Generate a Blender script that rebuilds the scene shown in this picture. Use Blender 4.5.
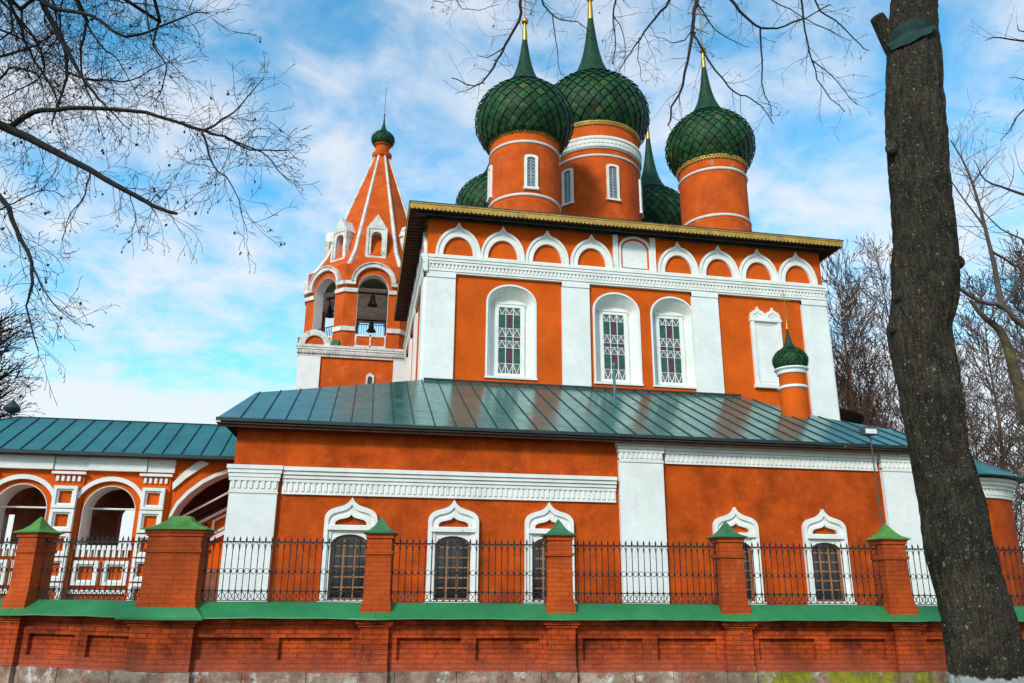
import bpy, math, random
from math import sin, cos, pi, radians, sqrt
from mathutils import Vector, Matrix, noise
random.seed(7)
S = bpy.context.scene
for o in list(bpy.data.objects): bpy.data.objects.remove(o)
COL = S.collection

# ---------------------------------------------------------------- camera
PITCH, ROLL, YAW, FPX = 0.295807, 0.0076155, 0.18432, 783.34
Rz = Matrix.Rotation(-YAW, 3, 'Z')
fw = Rz @ Vector((0, cos(PITCH), sin(PITCH)))
up = Rz @ Vector((0, -sin(PITCH), cos(PITCH)))
rt = Rz @ Vector((1, 0, 0))
r2 = rt*cos(ROLL) + up*sin(ROLL)
u2 = -rt*sin(ROLL) + up*cos(ROLL)
cd = bpy.data.cameras.new('camera'); cam = bpy.data.objects.new('camera', cd); COL.objects.link(cam)
m = Matrix.Identity(4)
for i in range(3):
    m[i][0] = r2[i]; m[i][1] = u2[i]; m[i][2] = -fw[i]
m[2][3] = 1.6
cam.matrix_world = m
cd.sensor_width = 36; cd.lens = 36*FPX/1024; cd.clip_start = .1; cd.clip_end = 3000
S.camera = cam

# ---------------------------------------------------------------- world, sun, exposure
SUN_AZ, SUN_EL = radians(38), radians(33)      # sun behind the viewer's left shoulder
sd = Vector((-sin(SUN_AZ)*cos(SUN_EL), -cos(SUN_AZ)*cos(SUN_EL), sin(SUN_EL)))
W = bpy.data.worlds.new('World'); S.world = W; W.use_nodes = True
nt = W.node_tree; N = nt.nodes; L = nt.links
for n in list(N): N.remove(n)
wo = N.new('ShaderNodeOutputWorld'); bg = N.new('ShaderNodeBackground'); bg.inputs[1].default_value = .11
L.new(bg.outputs[0], wo.inputs[0])
sky = N.new('ShaderNodeTexSky'); sky.sky_type = 'NISHITA'; sky.sun_disc = False
sky.sun_elevation = SUN_EL; sky.sun_rotation = math.atan2(sd.x, sd.y)
tc = N.new('ShaderNodeTexCoord'); sp = N.new('ShaderNodeSeparateXYZ'); L.new(tc.outputs['Generated'], sp.inputs[0])
def wm(op, a, b=None, clamp=False):
    n = N.new('ShaderNodeMath'); n.operation = op; n.use_clamp = clamp
    for i, v in enumerate((a, b)):
        if v is None: continue
        if isinstance(v, (int, float)): n.inputs[i].default_value = v
        else: L.new(v, n.inputs[i])
    return n.outputs[0]
zz = wm('ADD', wm('MAXIMUM', sp.outputs[2], 0.0), .22)
cb = N.new('ShaderNodeCombineXYZ'); L.new(wm('DIVIDE', sp.outputs[0], zz), cb.inputs[0]); L.new(wm('DIVIDE', sp.outputs[1], zz), cb.inputs[1])
cb.inputs[2].default_value = 3.7
def wnoise(scale, det, rough, dist, w=0):
    n = N.new('ShaderNodeTexNoise'); n.inputs['Scale'].default_value = scale; n.inputs['Detail'].default_value = det
    n.inputs['Roughness'].default_value = rough; n.inputs['Distortion'].default_value = dist
    L.new(cb.outputs[0], n.inputs['Vector']); return n.outputs['Fac']
n1 = wnoise(1.3, 3, .5, .3); n2 = wnoise(6.5, 8, .60, .3)
mixv = wm('ADD', wm('MULTIPLY', n1, .5), wm('MULTIPLY', n2, .5))
lowb = wm('MULTIPLY', wm('SUBTRACT', .45, wm('MINIMUM', sp.outputs[2], .45)), .72)   # more cloud towards the horizon
mr = N.new('ShaderNodeMapRange'); mr.interpolation_type = 'SMOOTHSTEP'
L.new(wm('ADD', mixv, lowb), mr.inputs[0]); mr.inputs[1].default_value = .42; mr.inputs[2].default_value = .70; mr.inputs[3].default_value = .0; mr.inputs[4].default_value = .92
tint = N.new('ShaderNodeMix'); tint.data_type = 'RGBA'; tint.blend_type = 'MULTIPLY'; tint.inputs[0].default_value = 1
L.new(sky.outputs[0], tint.inputs[6]); tint.inputs[7].default_value = (.90, 2.25, 2.45, 1)
mx = N.new('ShaderNodeMix'); mx.data_type = 'RGBA'; L.new(mr.outputs[0], mx.inputs[0])
L.new(tint.outputs[2], mx.inputs[6]); mx.inputs[7].default_value = (7.3, 7.5, 7.9, 1)
L.new(mx.outputs[2], bg.inputs[0])
sl = bpy.data.lights.new('sun', 'SUN'); sl.energy = 2.5; sl.angle = radians(9); sl.color = (1, .93, .84)
so = bpy.data.objects.new('sun', sl); COL.objects.link(so); so.rotation_euler = sd.to_track_quat('Z', 'Y').to_euler(); so.location = sd*60
S.view_settings.view_transform = 'Standard'; S.view_settings.look = 'None'
S.view_settings.exposure = .14; S.view_settings.gamma = 1; S.view_settings.use_curve_mapping = False

# ---------------------------------------------------------------- materials
def mat(name, col, rough=.8, metal=0, var=.12, vscale=1.3, dirt=None, dirt_amt=.0, dscale=.8, bump=.0, bscale=40, brick=None, spec=.4, streak=None, extra=None, gvar=None):
    M_ = bpy.data.materials.new(name); M_.use_nodes = True; t = M_.node_tree; n = t.nodes; l = t.links
    b = n['Principled BSDF']; b.inputs['Roughness'].default_value = rough; b.inputs['Metallic'].default_value = metal
    b.inputs['Specular IOR Level'].default_value = spec
    tc = n.new('ShaderNodeTexCoord')
    def nz(scale, det=5, ro=.6, vec=None, dist=0):
        q = n.new('ShaderNodeTexNoise'); q.inputs['Scale'].default_value = scale; q.inputs['Detail'].default_value = det
        q.inputs['Roughness'].default_value = ro; q.inputs['Distortion'].default_value = dist
        l.new(vec if vec else tc.outputs['Object'], q.inputs['Vector']); return q.outputs['Fac']
    def ramp(f, a, bb):
        r = n.new('ShaderNodeMapRange'); r.inputs[1].default_value = a; r.inputs[2].default_value = bb; l.new(f, r.inputs[0]); return r.outputs[0]
    def mixc(f, a, bb, mode='MIX'):
        q = n.new('ShaderNodeMix'); q.data_type = 'RGBA'; q.blend_type = mode
        for s, v in ((0, f), (6, a), (7, bb)):
            if isinstance(v, (int, float)): q.inputs[s].default_value = v
            elif isinstance(v, tuple): q.inputs[s].default_value = (*v[:3], 1)
            else: l.new(v, q.inputs[s])
        return q.outputs[2]
    lo = tuple(max(0, c*(1-var*1.6)) for c in col); hi = tuple(min(1, c*(1+var)) for c in col)
    c = mixc(ramp(nz(vscale, 6, .65), .35, .65), lo, hi)
    c = mixc(ramp(nz(vscale*9, 4, .7), .3, .7), c, mixc(1.0, c, (1-var*.7,)*3, 'MULTIPLY'))
    if dirt: c = mixc(ramp(nz(dscale, 8, .75, dist=.4), .62-.25*dirt_amt, .72-.1*dirt_amt), c, dirt)
    hts = []
    if brick:
        bw, bh, cm, sc = brick
        s = n.new('ShaderNodeSeparateXYZ'); l.new(tc.outputs['Object'], s.inputs[0])
        a = n.new('ShaderNodeMath'); a.operation = 'ADD'; l.new(s.outputs[0], a.inputs[0]); l.new(s.outputs[1], a.inputs[1])
        cbb = n.new('ShaderNodeCombineXYZ'); l.new(a.outputs[0], cbb.inputs[0]); l.new(s.outputs[2], cbb.inputs[1])
        # slightly wobbly courses
        wn = n.new('ShaderNodeTexNoise'); wn.inputs['Scale'].default_value = 2.5; l.new(tc.outputs['Object'], wn.inputs['Vector'])
        vm = n.new('ShaderNodeVectorMath'); vm.operation = 'MULTIPLY_ADD'; l.new(wn.outputs['Color'], vm.inputs[0]); vm.inputs[1].default_value = (.02,)*3; l.new(cbb.outputs[0], vm.inputs[2])
        bt = n.new('ShaderNodeTexBrick'); bt.inputs['Scale'].default_value = 1; bt.inputs['Brick Width'].default_value = bw; bt.inputs['Row Height'].default_value = bh
        bt.inputs['Mortar Size'].default_value = .007; bt.inputs['Mortar Smooth'].default_value = .4; bt.inputs['Bias'].default_value = -.2
        bt.inputs['Color1'].default_value = (1, 1, 1, 1); bt.inputs['Color2'].default_value = (.72, .66, .66, 1); bt.inputs['Mortar'].default_value = (cm, cm, cm, 1)
        l.new(vm.outputs[0], bt.inputs['Vector'])
        c = mixc(sc, c, mixc(1.0, c, bt.outputs['Color'], 'MULTIPLY'))
        inv = n.new('ShaderNodeMath'); inv.operation = 'SUBTRACT'; inv.inputs[0].default_value = 1; l.new(bt.outputs['Fac'], inv.inputs[1])
        hts.append((inv.outputs[0], .010*max(sc, .25)))
    if extra: c = extra(n, l, c, tc, nz, ramp, mixc)
    l.new(c, b.inputs['Base Color'])
    if gvar:
        r = n.new('ShaderNodeMapRange'); l.new(nz(gvar[0], 4), r.inputs[0]); r.inputs[1].default_value = .3; r.inputs[2].default_value = .7
        r.inputs[3].default_value = gvar[1]; r.inputs[4].default_value = gvar[2]; l.new(r.outputs[0], b.inputs['Roughness'])
    if bump: hts.append((nz(bscale, 6, .7), bump))
    prev = None
    for h, d in hts:
        bp = n.new('ShaderNodeBump'); bp.inputs['Distance'].default_value = d; bp.inputs['Strength'].default_value = 1
        l.new(h, bp.inputs['Height'])
        if prev: l.new(prev, bp.inputs['Normal'])
        prev = bp.outputs[0]
    if prev: l.new(prev, b.inputs['Normal'])
    return M_

def island(n, l, c, tc, nz, ramp, mixc):
    g = n.new('ShaderNodeNewGeometry'); r = n.new('ShaderNodeMapRange'); l.new(g.outputs['Random Per Island'], r.inputs[0]); r.inputs[3].default_value = .55; r.inputs[4].default_value = 1.35
    v = n.new('ShaderNodeVectorMath'); v.operation = 'SCALE'; l.new(c, v.inputs[0]); l.new(r.outputs[0], v.inputs['Scale'])
    return mixc(ramp(g.outputs['Random Per Island'], .93, .97), v.outputs[0], (.075, .085, .02))
def drip(col, zs=.35, xs=6, lo=.56, hi=.74, amt=.8):
    def f(n, l, c, tc, nz, ramp, mixc):
        mp = n.new('ShaderNodeMapping'); mp.inputs['Scale'].default_value = (xs, xs, zs); l.new(tc.outputs['Object'], mp.inputs[0])
        q = ramp(nz(1, 6, .65, mp.outputs[0]), lo, hi)
        mm = n.new('ShaderNodeMath'); mm.operation = 'MULTIPLY'; l.new(q, mm.inputs[0]); mm.inputs[1].default_value = amt
        return mixc(mm.outputs[0], c, col)
    return f
ORANGE = mat('orange_plaster', (.70, .098, .003), .85, var=.13, vscale=.5, dirt=(.34, .05, .008), dirt_amt=.0, dscale=1.1, bump=.010, bscale=16, brick=(.28, .085, .5, .13), spec=.2, extra=drip((.42, .06, .008), .3, 2.2, .56, .8, .5))
ORANGE_LOW = mat('weathered_orange_plaster', (.55, .074, .006), .9, var=.22, vscale=1.3, dirt=(.60, .12, .025), dirt_amt=.15, dscale=2.6, bump=.014, bscale=11, brick=(.28, .085, .5, .10), spec=.15, extra=drip((.30, .034, .007), .35, 2.2, .52, .74, .5))
DRUM = mat('drum_plaster', (.67, .096, .008), .85, var=.16, vscale=.9, dirt=(.62, .26, .15), dirt_amt=.12, dscale=1.3, bump=.010, bscale=14, brick=(.28, .085, .5, .2), spec=.2, extra=drip((.30, .05, .02), .3, 3, .55, .75, .5))
WHITE = mat('white_limewash', (.84, .80, .755), .85, var=.05, vscale=.9, dirt=(.55, .52, .50), dirt_amt=-.05, dscale=1.4, bump=.008, bscale=18, brick=(.28, .085, .85, .15), spec=.2, extra=drip((.60, .56, .52), .4, 4, .60, .82, .45))
TRIM = mat('white_trim', (.82, .775, .72), .8, var=.06, vscale=1.5, dirt=(.42, .36, .32), dirt_amt=-.06, dscale=2.5, bump=.004, bscale=30, spec=.2)
AGED = mat('aged_cream_trim', (.74, .68, .62), .9, var=.15, vscale=1.5, dirt=(.30, .16, .10), dirt_amt=.25, dscale=2, bump=.012, bscale=14, spec=.15)
FBRICK = mat('painted_fence_brick', (.54, .074, .007), .8, var=.22, vscale=1.2, dirt=(.60, .16, .05), dirt_amt=.1, dscale=2.2, bump=.007, bscale=35, brick=(.215, .066, .5, .42), spec=.25)
def wallmix(n, l, c, tc, nz, ramp, mixc):
    s = n.new('ShaderNodeSeparateXYZ'); l.new(tc.outputs['Object'], s.inputs[0])
    w = n.new('ShaderNodeMath'); w.operation = 'MULTIPLY_ADD'; l.new(nz(3, 5), w.inputs[0]); w.inputs[1].default_value = .35; l.new(s.outputs[2], w.inputs[2])
    c = mixc(ramp(w.outputs[0], .86, .50), c, mixc(.75, c, (.40, .085, .045)))
    return mixc(ramp(nz(4.5, 8, .8), .62, .70), c, (.50, .20, .13))
FWALL = mat('painted_wall_brick', (.52, .066, .009), .85, var=.42, vscale=1.7, dirt=(.13, .014, .008), dirt_amt=.4, dscale=2.5, bump=.008, bscale=25, brick=(.215, .066, .34, .75), spec=.2, extra=wallmix)
def moss(n, l, c, tc, nz, ramp, mixc):
    s = n.new('ShaderNodeSeparateXYZ'); l.new(tc.outputs['Object'], s.inputs[0])
    w = n.new('ShaderNodeMath'); w.operation = 'MULTIPLY_ADD'; l.new(nz(1.6, 5), w.inputs[0]); w.inputs[1].default_value = 2.5; l.new(s.outputs[0], w.inputs[2])
    g = mixc(ramp(nz(9, 5), .4, .6), (.30, .24, .012), (.14, .15, .015))
    c = mixc(ramp(nz(3.2, 7, .75), .54, .64), c, (.62, .56, .50))
    mk = n.new('ShaderNodeMath'); mk.operation = 'MULTIPLY'; l.new(ramp(w.outputs[0], 6.7, 7.2), mk.inputs[0]); l.new(ramp(nz(1.3, 4), .40, .50), mk.inputs[1])
    return mixc(mk.outputs[0], c, mixc(.95, c, g))
PLINTH = mat('limestone_plinth', (.40, .27, .20), .95, var=.35, vscale=2.5, dirt=(.22, .065, .035), dirt_amt=.6, dscale=3, bump=.02, bscale=16, spec=.15, extra=moss)
COPING = mat('green_painted_sheet', (.030, .205, .062), .55, var=.12, vscale=1.8, dirt=(.05, .20, .09), dirt_amt=.2, dscale=5, bump=.002, bscale=8, gvar=(4, .35, .6))
CAPG = mat('light_green_cap', (.09, .25, .035), .6, var=.2, vscale=5, dirt=(.05, .12, .04), dirt_amt=.2, dscale=6, bump=.004, bscale=20)
CAPD = mat('faded_green_cap', (.045, .155, .055), .6, var=.2, vscale=5, dirt=(.10, .10, .04), dirt_amt=.3, dscale=9, bump=.004, bscale=20)
ROOF = mat('teal_roof_sheet', (.036, .195, .168), .28, metal=.5, var=.12, vscale=.8, dirt=(.05, .12, .12), dirt_amt=.1, dscale=2, bump=.006, bscale=2.2, spec=.8, gvar=(1.5, .17, .32))
ROOF2 = mat('teal_gallery_roof_sheet', (.030, .155, .165), .5, metal=.1, var=.12, vscale=1.0, bump=.004, bscale=3, spec=.5)
SEAM = mat('dark_roof_edge', (.018, .035, .035), .6, var=.2)
SCALE = mat('green_dome_shingle', (.013, .066, .016), .6, var=.35, vscale=3.2, dirt=(.050, .088, .020), dirt_amt=.3, dscale=4, bump=.004, bscale=12, spec=.28, gvar=(3, .50, .75), extra=island)
SCALE2 = mat('dome_ridge_metal', (.010, .048, .016), .6, var=.3, vscale=4, spec=.25)
GOLD = mat('gold_leaf', (.60, .34, .06), .4, metal=.9, var=.1, spec=.6)
GOLDV = mat('yellow_valance', (.52, .30, .055), .6, var=.18, vscale=2, dirt=(.26, .06, .01), dirt_amt=.2, dscale=2.2, metal=.2)
SOFFIT = mat('brown_boards', (.075, .030, .018), .8, var=.3, vscale=3, dirt=(.13, .03, .015), dirt_amt=.3, dscale=2, bump=.01, bscale=12)
GREYM = mat('grey_sheet_metal', (.10, .115, .11), .5, metal=.5, var=.2)
IRON = mat('black_wrought_iron', (.012, .012, .014), .5, var=.2, spec=.4)
FRAME = mat('brown_window_frame', (.34, .15, .06), .6, var=.2)
GLASS = mat('dark_window_glass', (.012, .014, .02), .08, var=.3, vscale=5, spec=.8)
SG_G = mat('green_stained_glass', (.018, .085, .040), .2, var=.3, vscale=6, spec=.6)
SG_R = mat('maroon_stained_glass', (.10, .018, .03), .2, var=.3, vscale=6, spec=.6)
SG_N = mat('grey_leaded_glass', (.13, .14, .13), .2, var=.4, vscale=9, spec=.6)
GRID = mat('pale_leaded_grille', (.45, .47, .49), .3, var=.2, spec=.6)
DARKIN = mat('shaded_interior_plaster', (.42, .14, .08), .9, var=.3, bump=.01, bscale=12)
def barkx(n, l, c, tc, nz, ramp, mixc):
    mp = n.new('ShaderNodeMapping'); mp.inputs['Scale'].default_value = (38, 38, 5); l.new(tc.outputs['Object'], mp.inputs[0])
    q = nz(1, 8, .75, mp.outputs[0], .6)
    c = mixc(ramp(q, .40, .60), mixc(.88, c, (.014, .011, .008)), c)
    c = mixc(ramp(nz(26, 5, .6), .62, .70), c, (.30, .31, .26))
    c = mixc(ramp(nz(80, 3, .6), .60, .70), c, (.20, .21, .18))
    c = mixc(ramp(nz(7, 8, .8), .58, .74), c, (.05, .05, .018))
    s = n.new('ShaderNodeSeparateXYZ'); l.new(tc.outputs['Object'], s.inputs[0])
    w = n.new('ShaderNodeMath'); w.operation = 'MULTIPLY_ADD'; l.new(nz(9, 5), w.inputs[0]); w.inputs[1].default_value = .16; l.new(s.outputs[2], w.inputs[2])
    return mixc(ramp(w.outputs[0], .86, .84), c, (.50, .50, .47))
BARK = mat('grey_brown_bark', (.095, .070, .044), .95, var=.35, vscale=3, bump=.05, bscale=32, spec=.1, extra=barkx)
TWIG = mat('dark_twig_bark', (.030, .022, .020), .85, var=.3, vscale=2, spec=.2)
BIRCH = mat('brown_birch_twigs', (.095, .050, .034), .9, var=.3, vscale=.3, spec=.1)
GREYTW = mat('grey_brown_twigs', (.13, .085, .07), .9, var=.3, vscale=.3, spec=.1)
LICHEN = mat('lichen_yellow_bark', (.095, .065, .035), .9, var=.3, vscale=2, dirt=(.17, .13, .03), dirt_amt=.35, dscale=2.5, bump=.02, bscale=15)
CUT = mat('cut_wood', (.36, .30, .22), .9, var=.2, vscale=10)
WOUND = mat('teal_wound_paint', (.010, .038, .034), .85, var=.25, vscale=8, bump=.01, bscale=20)
SEED = mat('dry_leaves', (.07, .030, .022), .9, var=.3, vscale=9)
GRASS = mat('ground_grass', (.075, .085, .025), .95, var=.3, vscale=.7, dirt=(.12, .085, .05), dirt_amt=.5, dscale=.8, bump=.03, bscale=20)
ASPH = mat('asphalt_path', (.07, .068, .065), .9, var=.2, vscale=1, bump=.006, bscale=80)
BELL = mat('dark_bronze', (.05, .06, .05), .45, metal=.7, var=.2)
SHRUB = mat('yellow_green_foliage', (.16, .17, .02), .9, var=.4, vscale=3)

# ---------------------------------------------------------------- mesh helpers
class MB:
    def __init__(s, T=None): s.v = []; s.f = []; s.T = T or Matrix.Identity(4)
    def add(s, vs, fs):
        k = len(s.v); T = s.T
        s.v += [tuple(T @ Vector(p)) for p in vs]; s.f += [tuple(i+k for i in f) for f in fs]; return s
    def box(s, x0, x1, y0, y1, z0, z1, jx=0):
        return s.add([(x0,y0,z0),(x1,y0,z0),(x1,y1,z0),(x0,y1,z0),(x0,y0,z1),(x1,y0,z1),(x1,y1,z1),(x0,y1,z1)],
              [(0,3,2,1),(4,5,6,7),(0,1,5,4),(1,2,6,5),(2,3,7,6),(3,0,4,7)])
    def frustum(s, cx, cy, z0, z1, ax, ay, bx, by):
        return s.add([(cx-ax,cy-ay,z0),(cx+ax,cy-ay,z0),(cx+ax,cy+ay,z0),(cx-ax,cy+ay,z0),(cx-bx,cy-by,z1),(cx+bx,cy-by,z1),(cx+bx,cy+by,z1),(cx-bx,cy+by,z1)],
              [(0,3,2,1),(4,5,6,7),(0,1,5,4),(1,2,6,5),(2,3,7,6),(3,0,4,7)])
    def prism(s, pts, y0, y1):            # (x,z) outline pushed along y
        n = len(pts)
        return s.add([(x,y0,z) for x,z in pts]+[(x,y1,z) for x,z in pts],
              [tuple(range(n)), tuple(range(2*n-1,n-1,-1))]+[(i+n,(i+1)%n+n,(i+1)%n,i) for i in range(n)])
    def band(s, a, b, y0, y1, y0b=None):            # strip between two open (x,z) curves, pushed along y
        n = len(a); yb = y0 if y0b is None else y0b
        vs = [(x,y0,z) for x,z in a]+[(x,yb,z) for x,z in b]+[(x,y1,z) for x,z in a]+[(x,y1,z) for x,z in b]
        fs = []
        for i in range(n-1):
            fs += [(i,i+1,n+i+1,n+i),(2*n+i+1,2*n+i,3*n+i,3*n+i+1),(2*n+i,2*n+i+1,i+1,i),(n+i,n+i+1,3*n+i+1,3*n+i)]
        fs += [(0,n,3*n,2*n),(n-1,3*n-1,4*n-1,2*n-1)]
        return s.add(vs, fs)
    def lathe(s, prof, cx, cy, n=48, a0=0, a1=2*pi):
        full = abs(a1-a0-2*pi) < 1e-6; m_ = n if full else n+1
        vs = []
        for r, z in prof:
            for j in range(m_):
                a = a0+(a1-a0)*j/n; vs.append((cx+r*cos(a), cy+r*sin(a), z))
        fs = []
        for i in range(len(prof)-1):
            for j in range(n):
                k = (j+1) % m_; fs.append((i*m_+j, i*m_+k, (i+1)*m_+k, (i+1)*m_+j))
        return s.add(vs, fs)
    def tube(s, pts, rs, n=6, cap=True):
        pts = [Vector(p) for p in pts]; vs = []; fs = []
        if isinstance(rs, (int, float)): rs = [rs]*len(pts)
        u = None
        for i, p in enumerate(pts):
            d = (pts[min(i+1, len(pts)-1)]-pts[max(i-1, 0)])
            if d.length < 1e-9: d = Vector((0,0,1))
            d.normalize()
            if u is None:
                u = d.orthogonal().normalized()
            else:
                u = (u-d*u.dot(d))
                u = u.normalized() if u.length > 1e-6 else d.orthogonal().normalized()
            w = d.cross(u)
            for j in range(n):
                a = 2*pi*j/n; vs.append(tuple(p+(u*cos(a)+w*sin(a))*rs[i]))
        for i in range(len(pts)-1):
            for j in range(n):
                k = (j+1) % n; fs.append((i*n+j, i*n+k, (i+1)*n+k, (i+1)*n+j))
        if cap: fs += [tuple(range(n-1,-1,-1)), tuple(range((len(pts)-1)*n, len(pts)*n))]
        return s.add(vs, fs)
    def ball(s, c, r, n=12, sz=1):
        return s.lathe([(max(r*sin(pi*i/8), 1e-4), c[2]-sz*r*cos(pi*i/8)) for i in range(9)], c[0], c[1], n)
    def build(s, name, mt, parent=None, smooth=False, local=False, ang=35):
        me = bpy.data.meshes.new(name); me.from_pydata(s.v, [], s.f); me.materials.append(mt)
        me.validate(); me.update()
        if smooth:
            me.polygons.foreach_set('use_smooth', [True]*len(me.polygons)); me.set_sharp_from_angle(angle=radians(ang))
        o = bpy.data.objects.new(name, me); COL.objects.link(o)
        if parent:
            o.parent = parent
            if not local: o.matrix_parent_inverse = WM[parent.name].inverted()
        WM[o.name] = Matrix.Identity(4)
        return o
WM = {}
def thing(name, label, cat, loc=(0,0,0), rz=0, group=None):
    o = bpy.data.objects.new(name, None); COL.objects.link(o); o.location = loc; o.rotation_euler = (0,0,rz)
    o.empty_display_size = .3
    WM[o.name] = Matrix.Translation(loc) @ Matrix.Rotation(rz, 4, 'Z')
    tag(o, label, cat, group); return o
def tag(o, label, cat, group=None):
    o['label'] = label; o['category'] = cat
    if group: o['group'] = group
    return o
def struct(o): o['kind'] = 'structure'; return o
def arc(cx, cz, r, a0=180, a1=0, n=20, rz=None):
    rz = r if rz is None else rz
    return [(cx+r*cos(radians(a0+(a1-a0)*i/n)), cz+rz*sin(radians(a0+(a1-a0)*i/n))) for i in range(n+1)]
def arch_curve(cx, hw, z0, zs, zt, n=20):   # jambs from z0 to spring zs, elliptical head to zt
    return [(cx-hw, z0)] + arc(cx, zs, hw, 180, 0, n, zt-zs) + [(cx+hw, z0)]
def wall_holes(mb, x0, x1, z0, z1, holes, y0, y1, n=16):   # slab with arched holes (cx, hw, zb, zs, zt)
    x = x0
    for (cx, hw, zb, zs, zt) in sorted(holes):
        if cx-hw > x: mb.box(x, cx-hw, y0, y1, z0, z1)
        if zb > z0: mb.box(cx-hw, cx+hw, y0, y1, z0, zb)
        c = arc(cx, zs, hw, 180, 0, n, zt-zs)
        mb.band([(p, z1) for p, _ in c], c, y0, y1)
        x = cx+hw
    if x1 > x: mb.box(x, x1, y0, y1, z0, z1)
    return mb
OG = [(1,0),(1,.12),(.97,.27),(.89,.40),(.76,.50),(.58,.57),(.41,.62),(.27,.68),(.15,.77),(.06,.88),(0,1)]
def ogee(cx, hw, z0, zs, zt):
    h = zt-zs
    r = [(cx-hw*x, zs+h*z) for x, z in OG] + [(cx+hw*x, zs+h*z) for x, z in reversed(OG[:-1])]
    return [(cx-hw, z0)] + r + [(cx+hw, z0)]
def keel(cx, hw, z0, zc, cusp, n=36):      # half round head with a small pointed tip
    pts = [(cx-hw, z0)]
    H = zc-z0
    for i in range(n+1):
        a = pi - pi*i/n; x = cos(a); z = sin(a)
        t = max(0, 1-abs(x)/.17); pts.append((cx+hw*x, z0+H*.12+H*.88*z+cusp*t**1.3))
    return pts+[(cx+hw, z0)]
def F(ox, oy, ang): return Matrix.Translation((ox, oy, 0)) @ Matrix.Rotation(ang, 4, 'Z')
# ---------------------------------------------------------------- ground
g = MB(); g.box(-600, 600, -300, 900, -.5, 0); struct(g.build('ground', GRASS))
g = MB(); g.add([(-60,-6,.004),(60,-12,.004),(60,-1.5,.004),(-60,5,.004)], [(0,1,2,3)]); struct(g.build('pavement', ASPH))
g = MB(); g.add([(-9.5,17,.004),(19,15.8,.004),(19,19.2,.004),(-9.5,20.5,.004)], [(0,1,2,3)]); struct(g.build('path', ASPH))

# ================================================================ CHURCH
church = thing('church', 'large orange church with white trim, green onion domes and teal metal aisle roof', 'church', (11.6, 39, 0))
X0, X1, Y0, Y1 = 2.15, 21.17, 32.0, 46.3
TOPZ = 17.1
def chp(mb, name, mt, parent=None, **k): return mb.build(name, mt, parent or church, **k)

# upper block walls: front with real openings
wins = [(5.93, 1.05, 13.30), (10.74, 1.03, 13.25), (13.42, .99, 13.25)]
w = MB()
wall_holes(w, X0, X1, 0, TOPZ, [(c, hw, 9.92, zs, 14.07) for c, hw, zs in wins] + [(11.72, .60, 15.37, 16.3, 16.83)][:0], Y0, Y0+.6, 20)
w.box(X0, X0+.6, Y0+.6, Y1, 0, TOPZ); w.box(X1-.6, X1, Y0+.6, Y1, 0, TOPZ); w.box(X0+.6, X1-.6, Y1-.6, Y1, 0, TOPZ)
chp(w, 'wall', ORANGE)

def cornice_strip(mb, x0, x1, z0, h, y, steps=((0,.10,.14),(.10,.14,.18),(.26,.22,.13),(.50,.15,.20),(.66,.16,.235),(.82,.18,.27)), dent=(.26,.48,.09,.17,.19)):
    # stacked mouldings (dz0, dz, projection), with a row of dentils (dz0, dz1, width, pitch, projection)
    for a, d, p in steps:
        mb.box(x0-p*0, x1+p*0, y-p, y+.02, z0+a*h, z0+(a+d)*h-.004)
    a, b, wd, pt, p = dent
    n = int((x1-x0)/pt); pt = (x1-x0)/n
    for i in range(n):
        xx = x0+(i+.5)*pt
        mb.box(xx-wd/2, xx+wd/2, y-p, y-.02, z0+a*h+.01, z0+b*h)
def upper_side(T, length, pil, koko, capL, capR):
    pm = MB(T)
    for a, b in pil:
        o = MB(T).box(a, b, -.13, .03, 0, 14.42); o.box(a, b, -.17, .03, 14.2, 14.41)
        chp(o, 'pilaster', WHITE)
    c = MB(T)
    cornice_strip(c, -capL, length+capR, 14.42, .80, 0)
    chp(c, 'cornice', TRIM)
    for x in koko:
        k = MB(T)
        k.band(keel(x, 1.0, 15.2, 16.62, .28), keel(x, .90, 15.2, 16.50, .20), -.15, .02)
        k.band(keel(x, .90, 15.2, 16.50, .20), keel(x, .77, 15.2, 16.36, .10), -.09, .02)
        k.band(keel(x, .77, 15.2, 16.36, .10), keel(x, .67, 15.2, 16.20, .0), -.13, .02)
        k.box(x-.77, x+.77, -.125, .02, 15.2, 15.30)
        chp(k, 'kokoshnik', TRIM)
upper_side(F(X0, Y0, 0), X1-X0, [(0,1.27),(6.04,7.32),(12.2,13.5),(17.73,19.02)],
           [x-X0 for x in (3.5,5.50,7.54,9.62,13.80,15.83,17.83,19.85)], .0, .0)
upper_side(F(X0, Y0, -pi/2), 0, [], [], 0, 0) if False else None
TW = F(X0, Y1, -pi/2)
upper_side(TW, Y1-Y0, [(13.0,14.3),(8.2,9.4),(3.9,5.1),(0,1.2)], [13.1-i*1.98 for i in range(7)], .0, .27)
TE = F(X1, Y0, pi/2)
upper_side(TE, Y1-Y0, [(0,1.27),(13.0,14.3)], [1.2+i*1.98 for i in range(7)], .0, .0)

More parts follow.
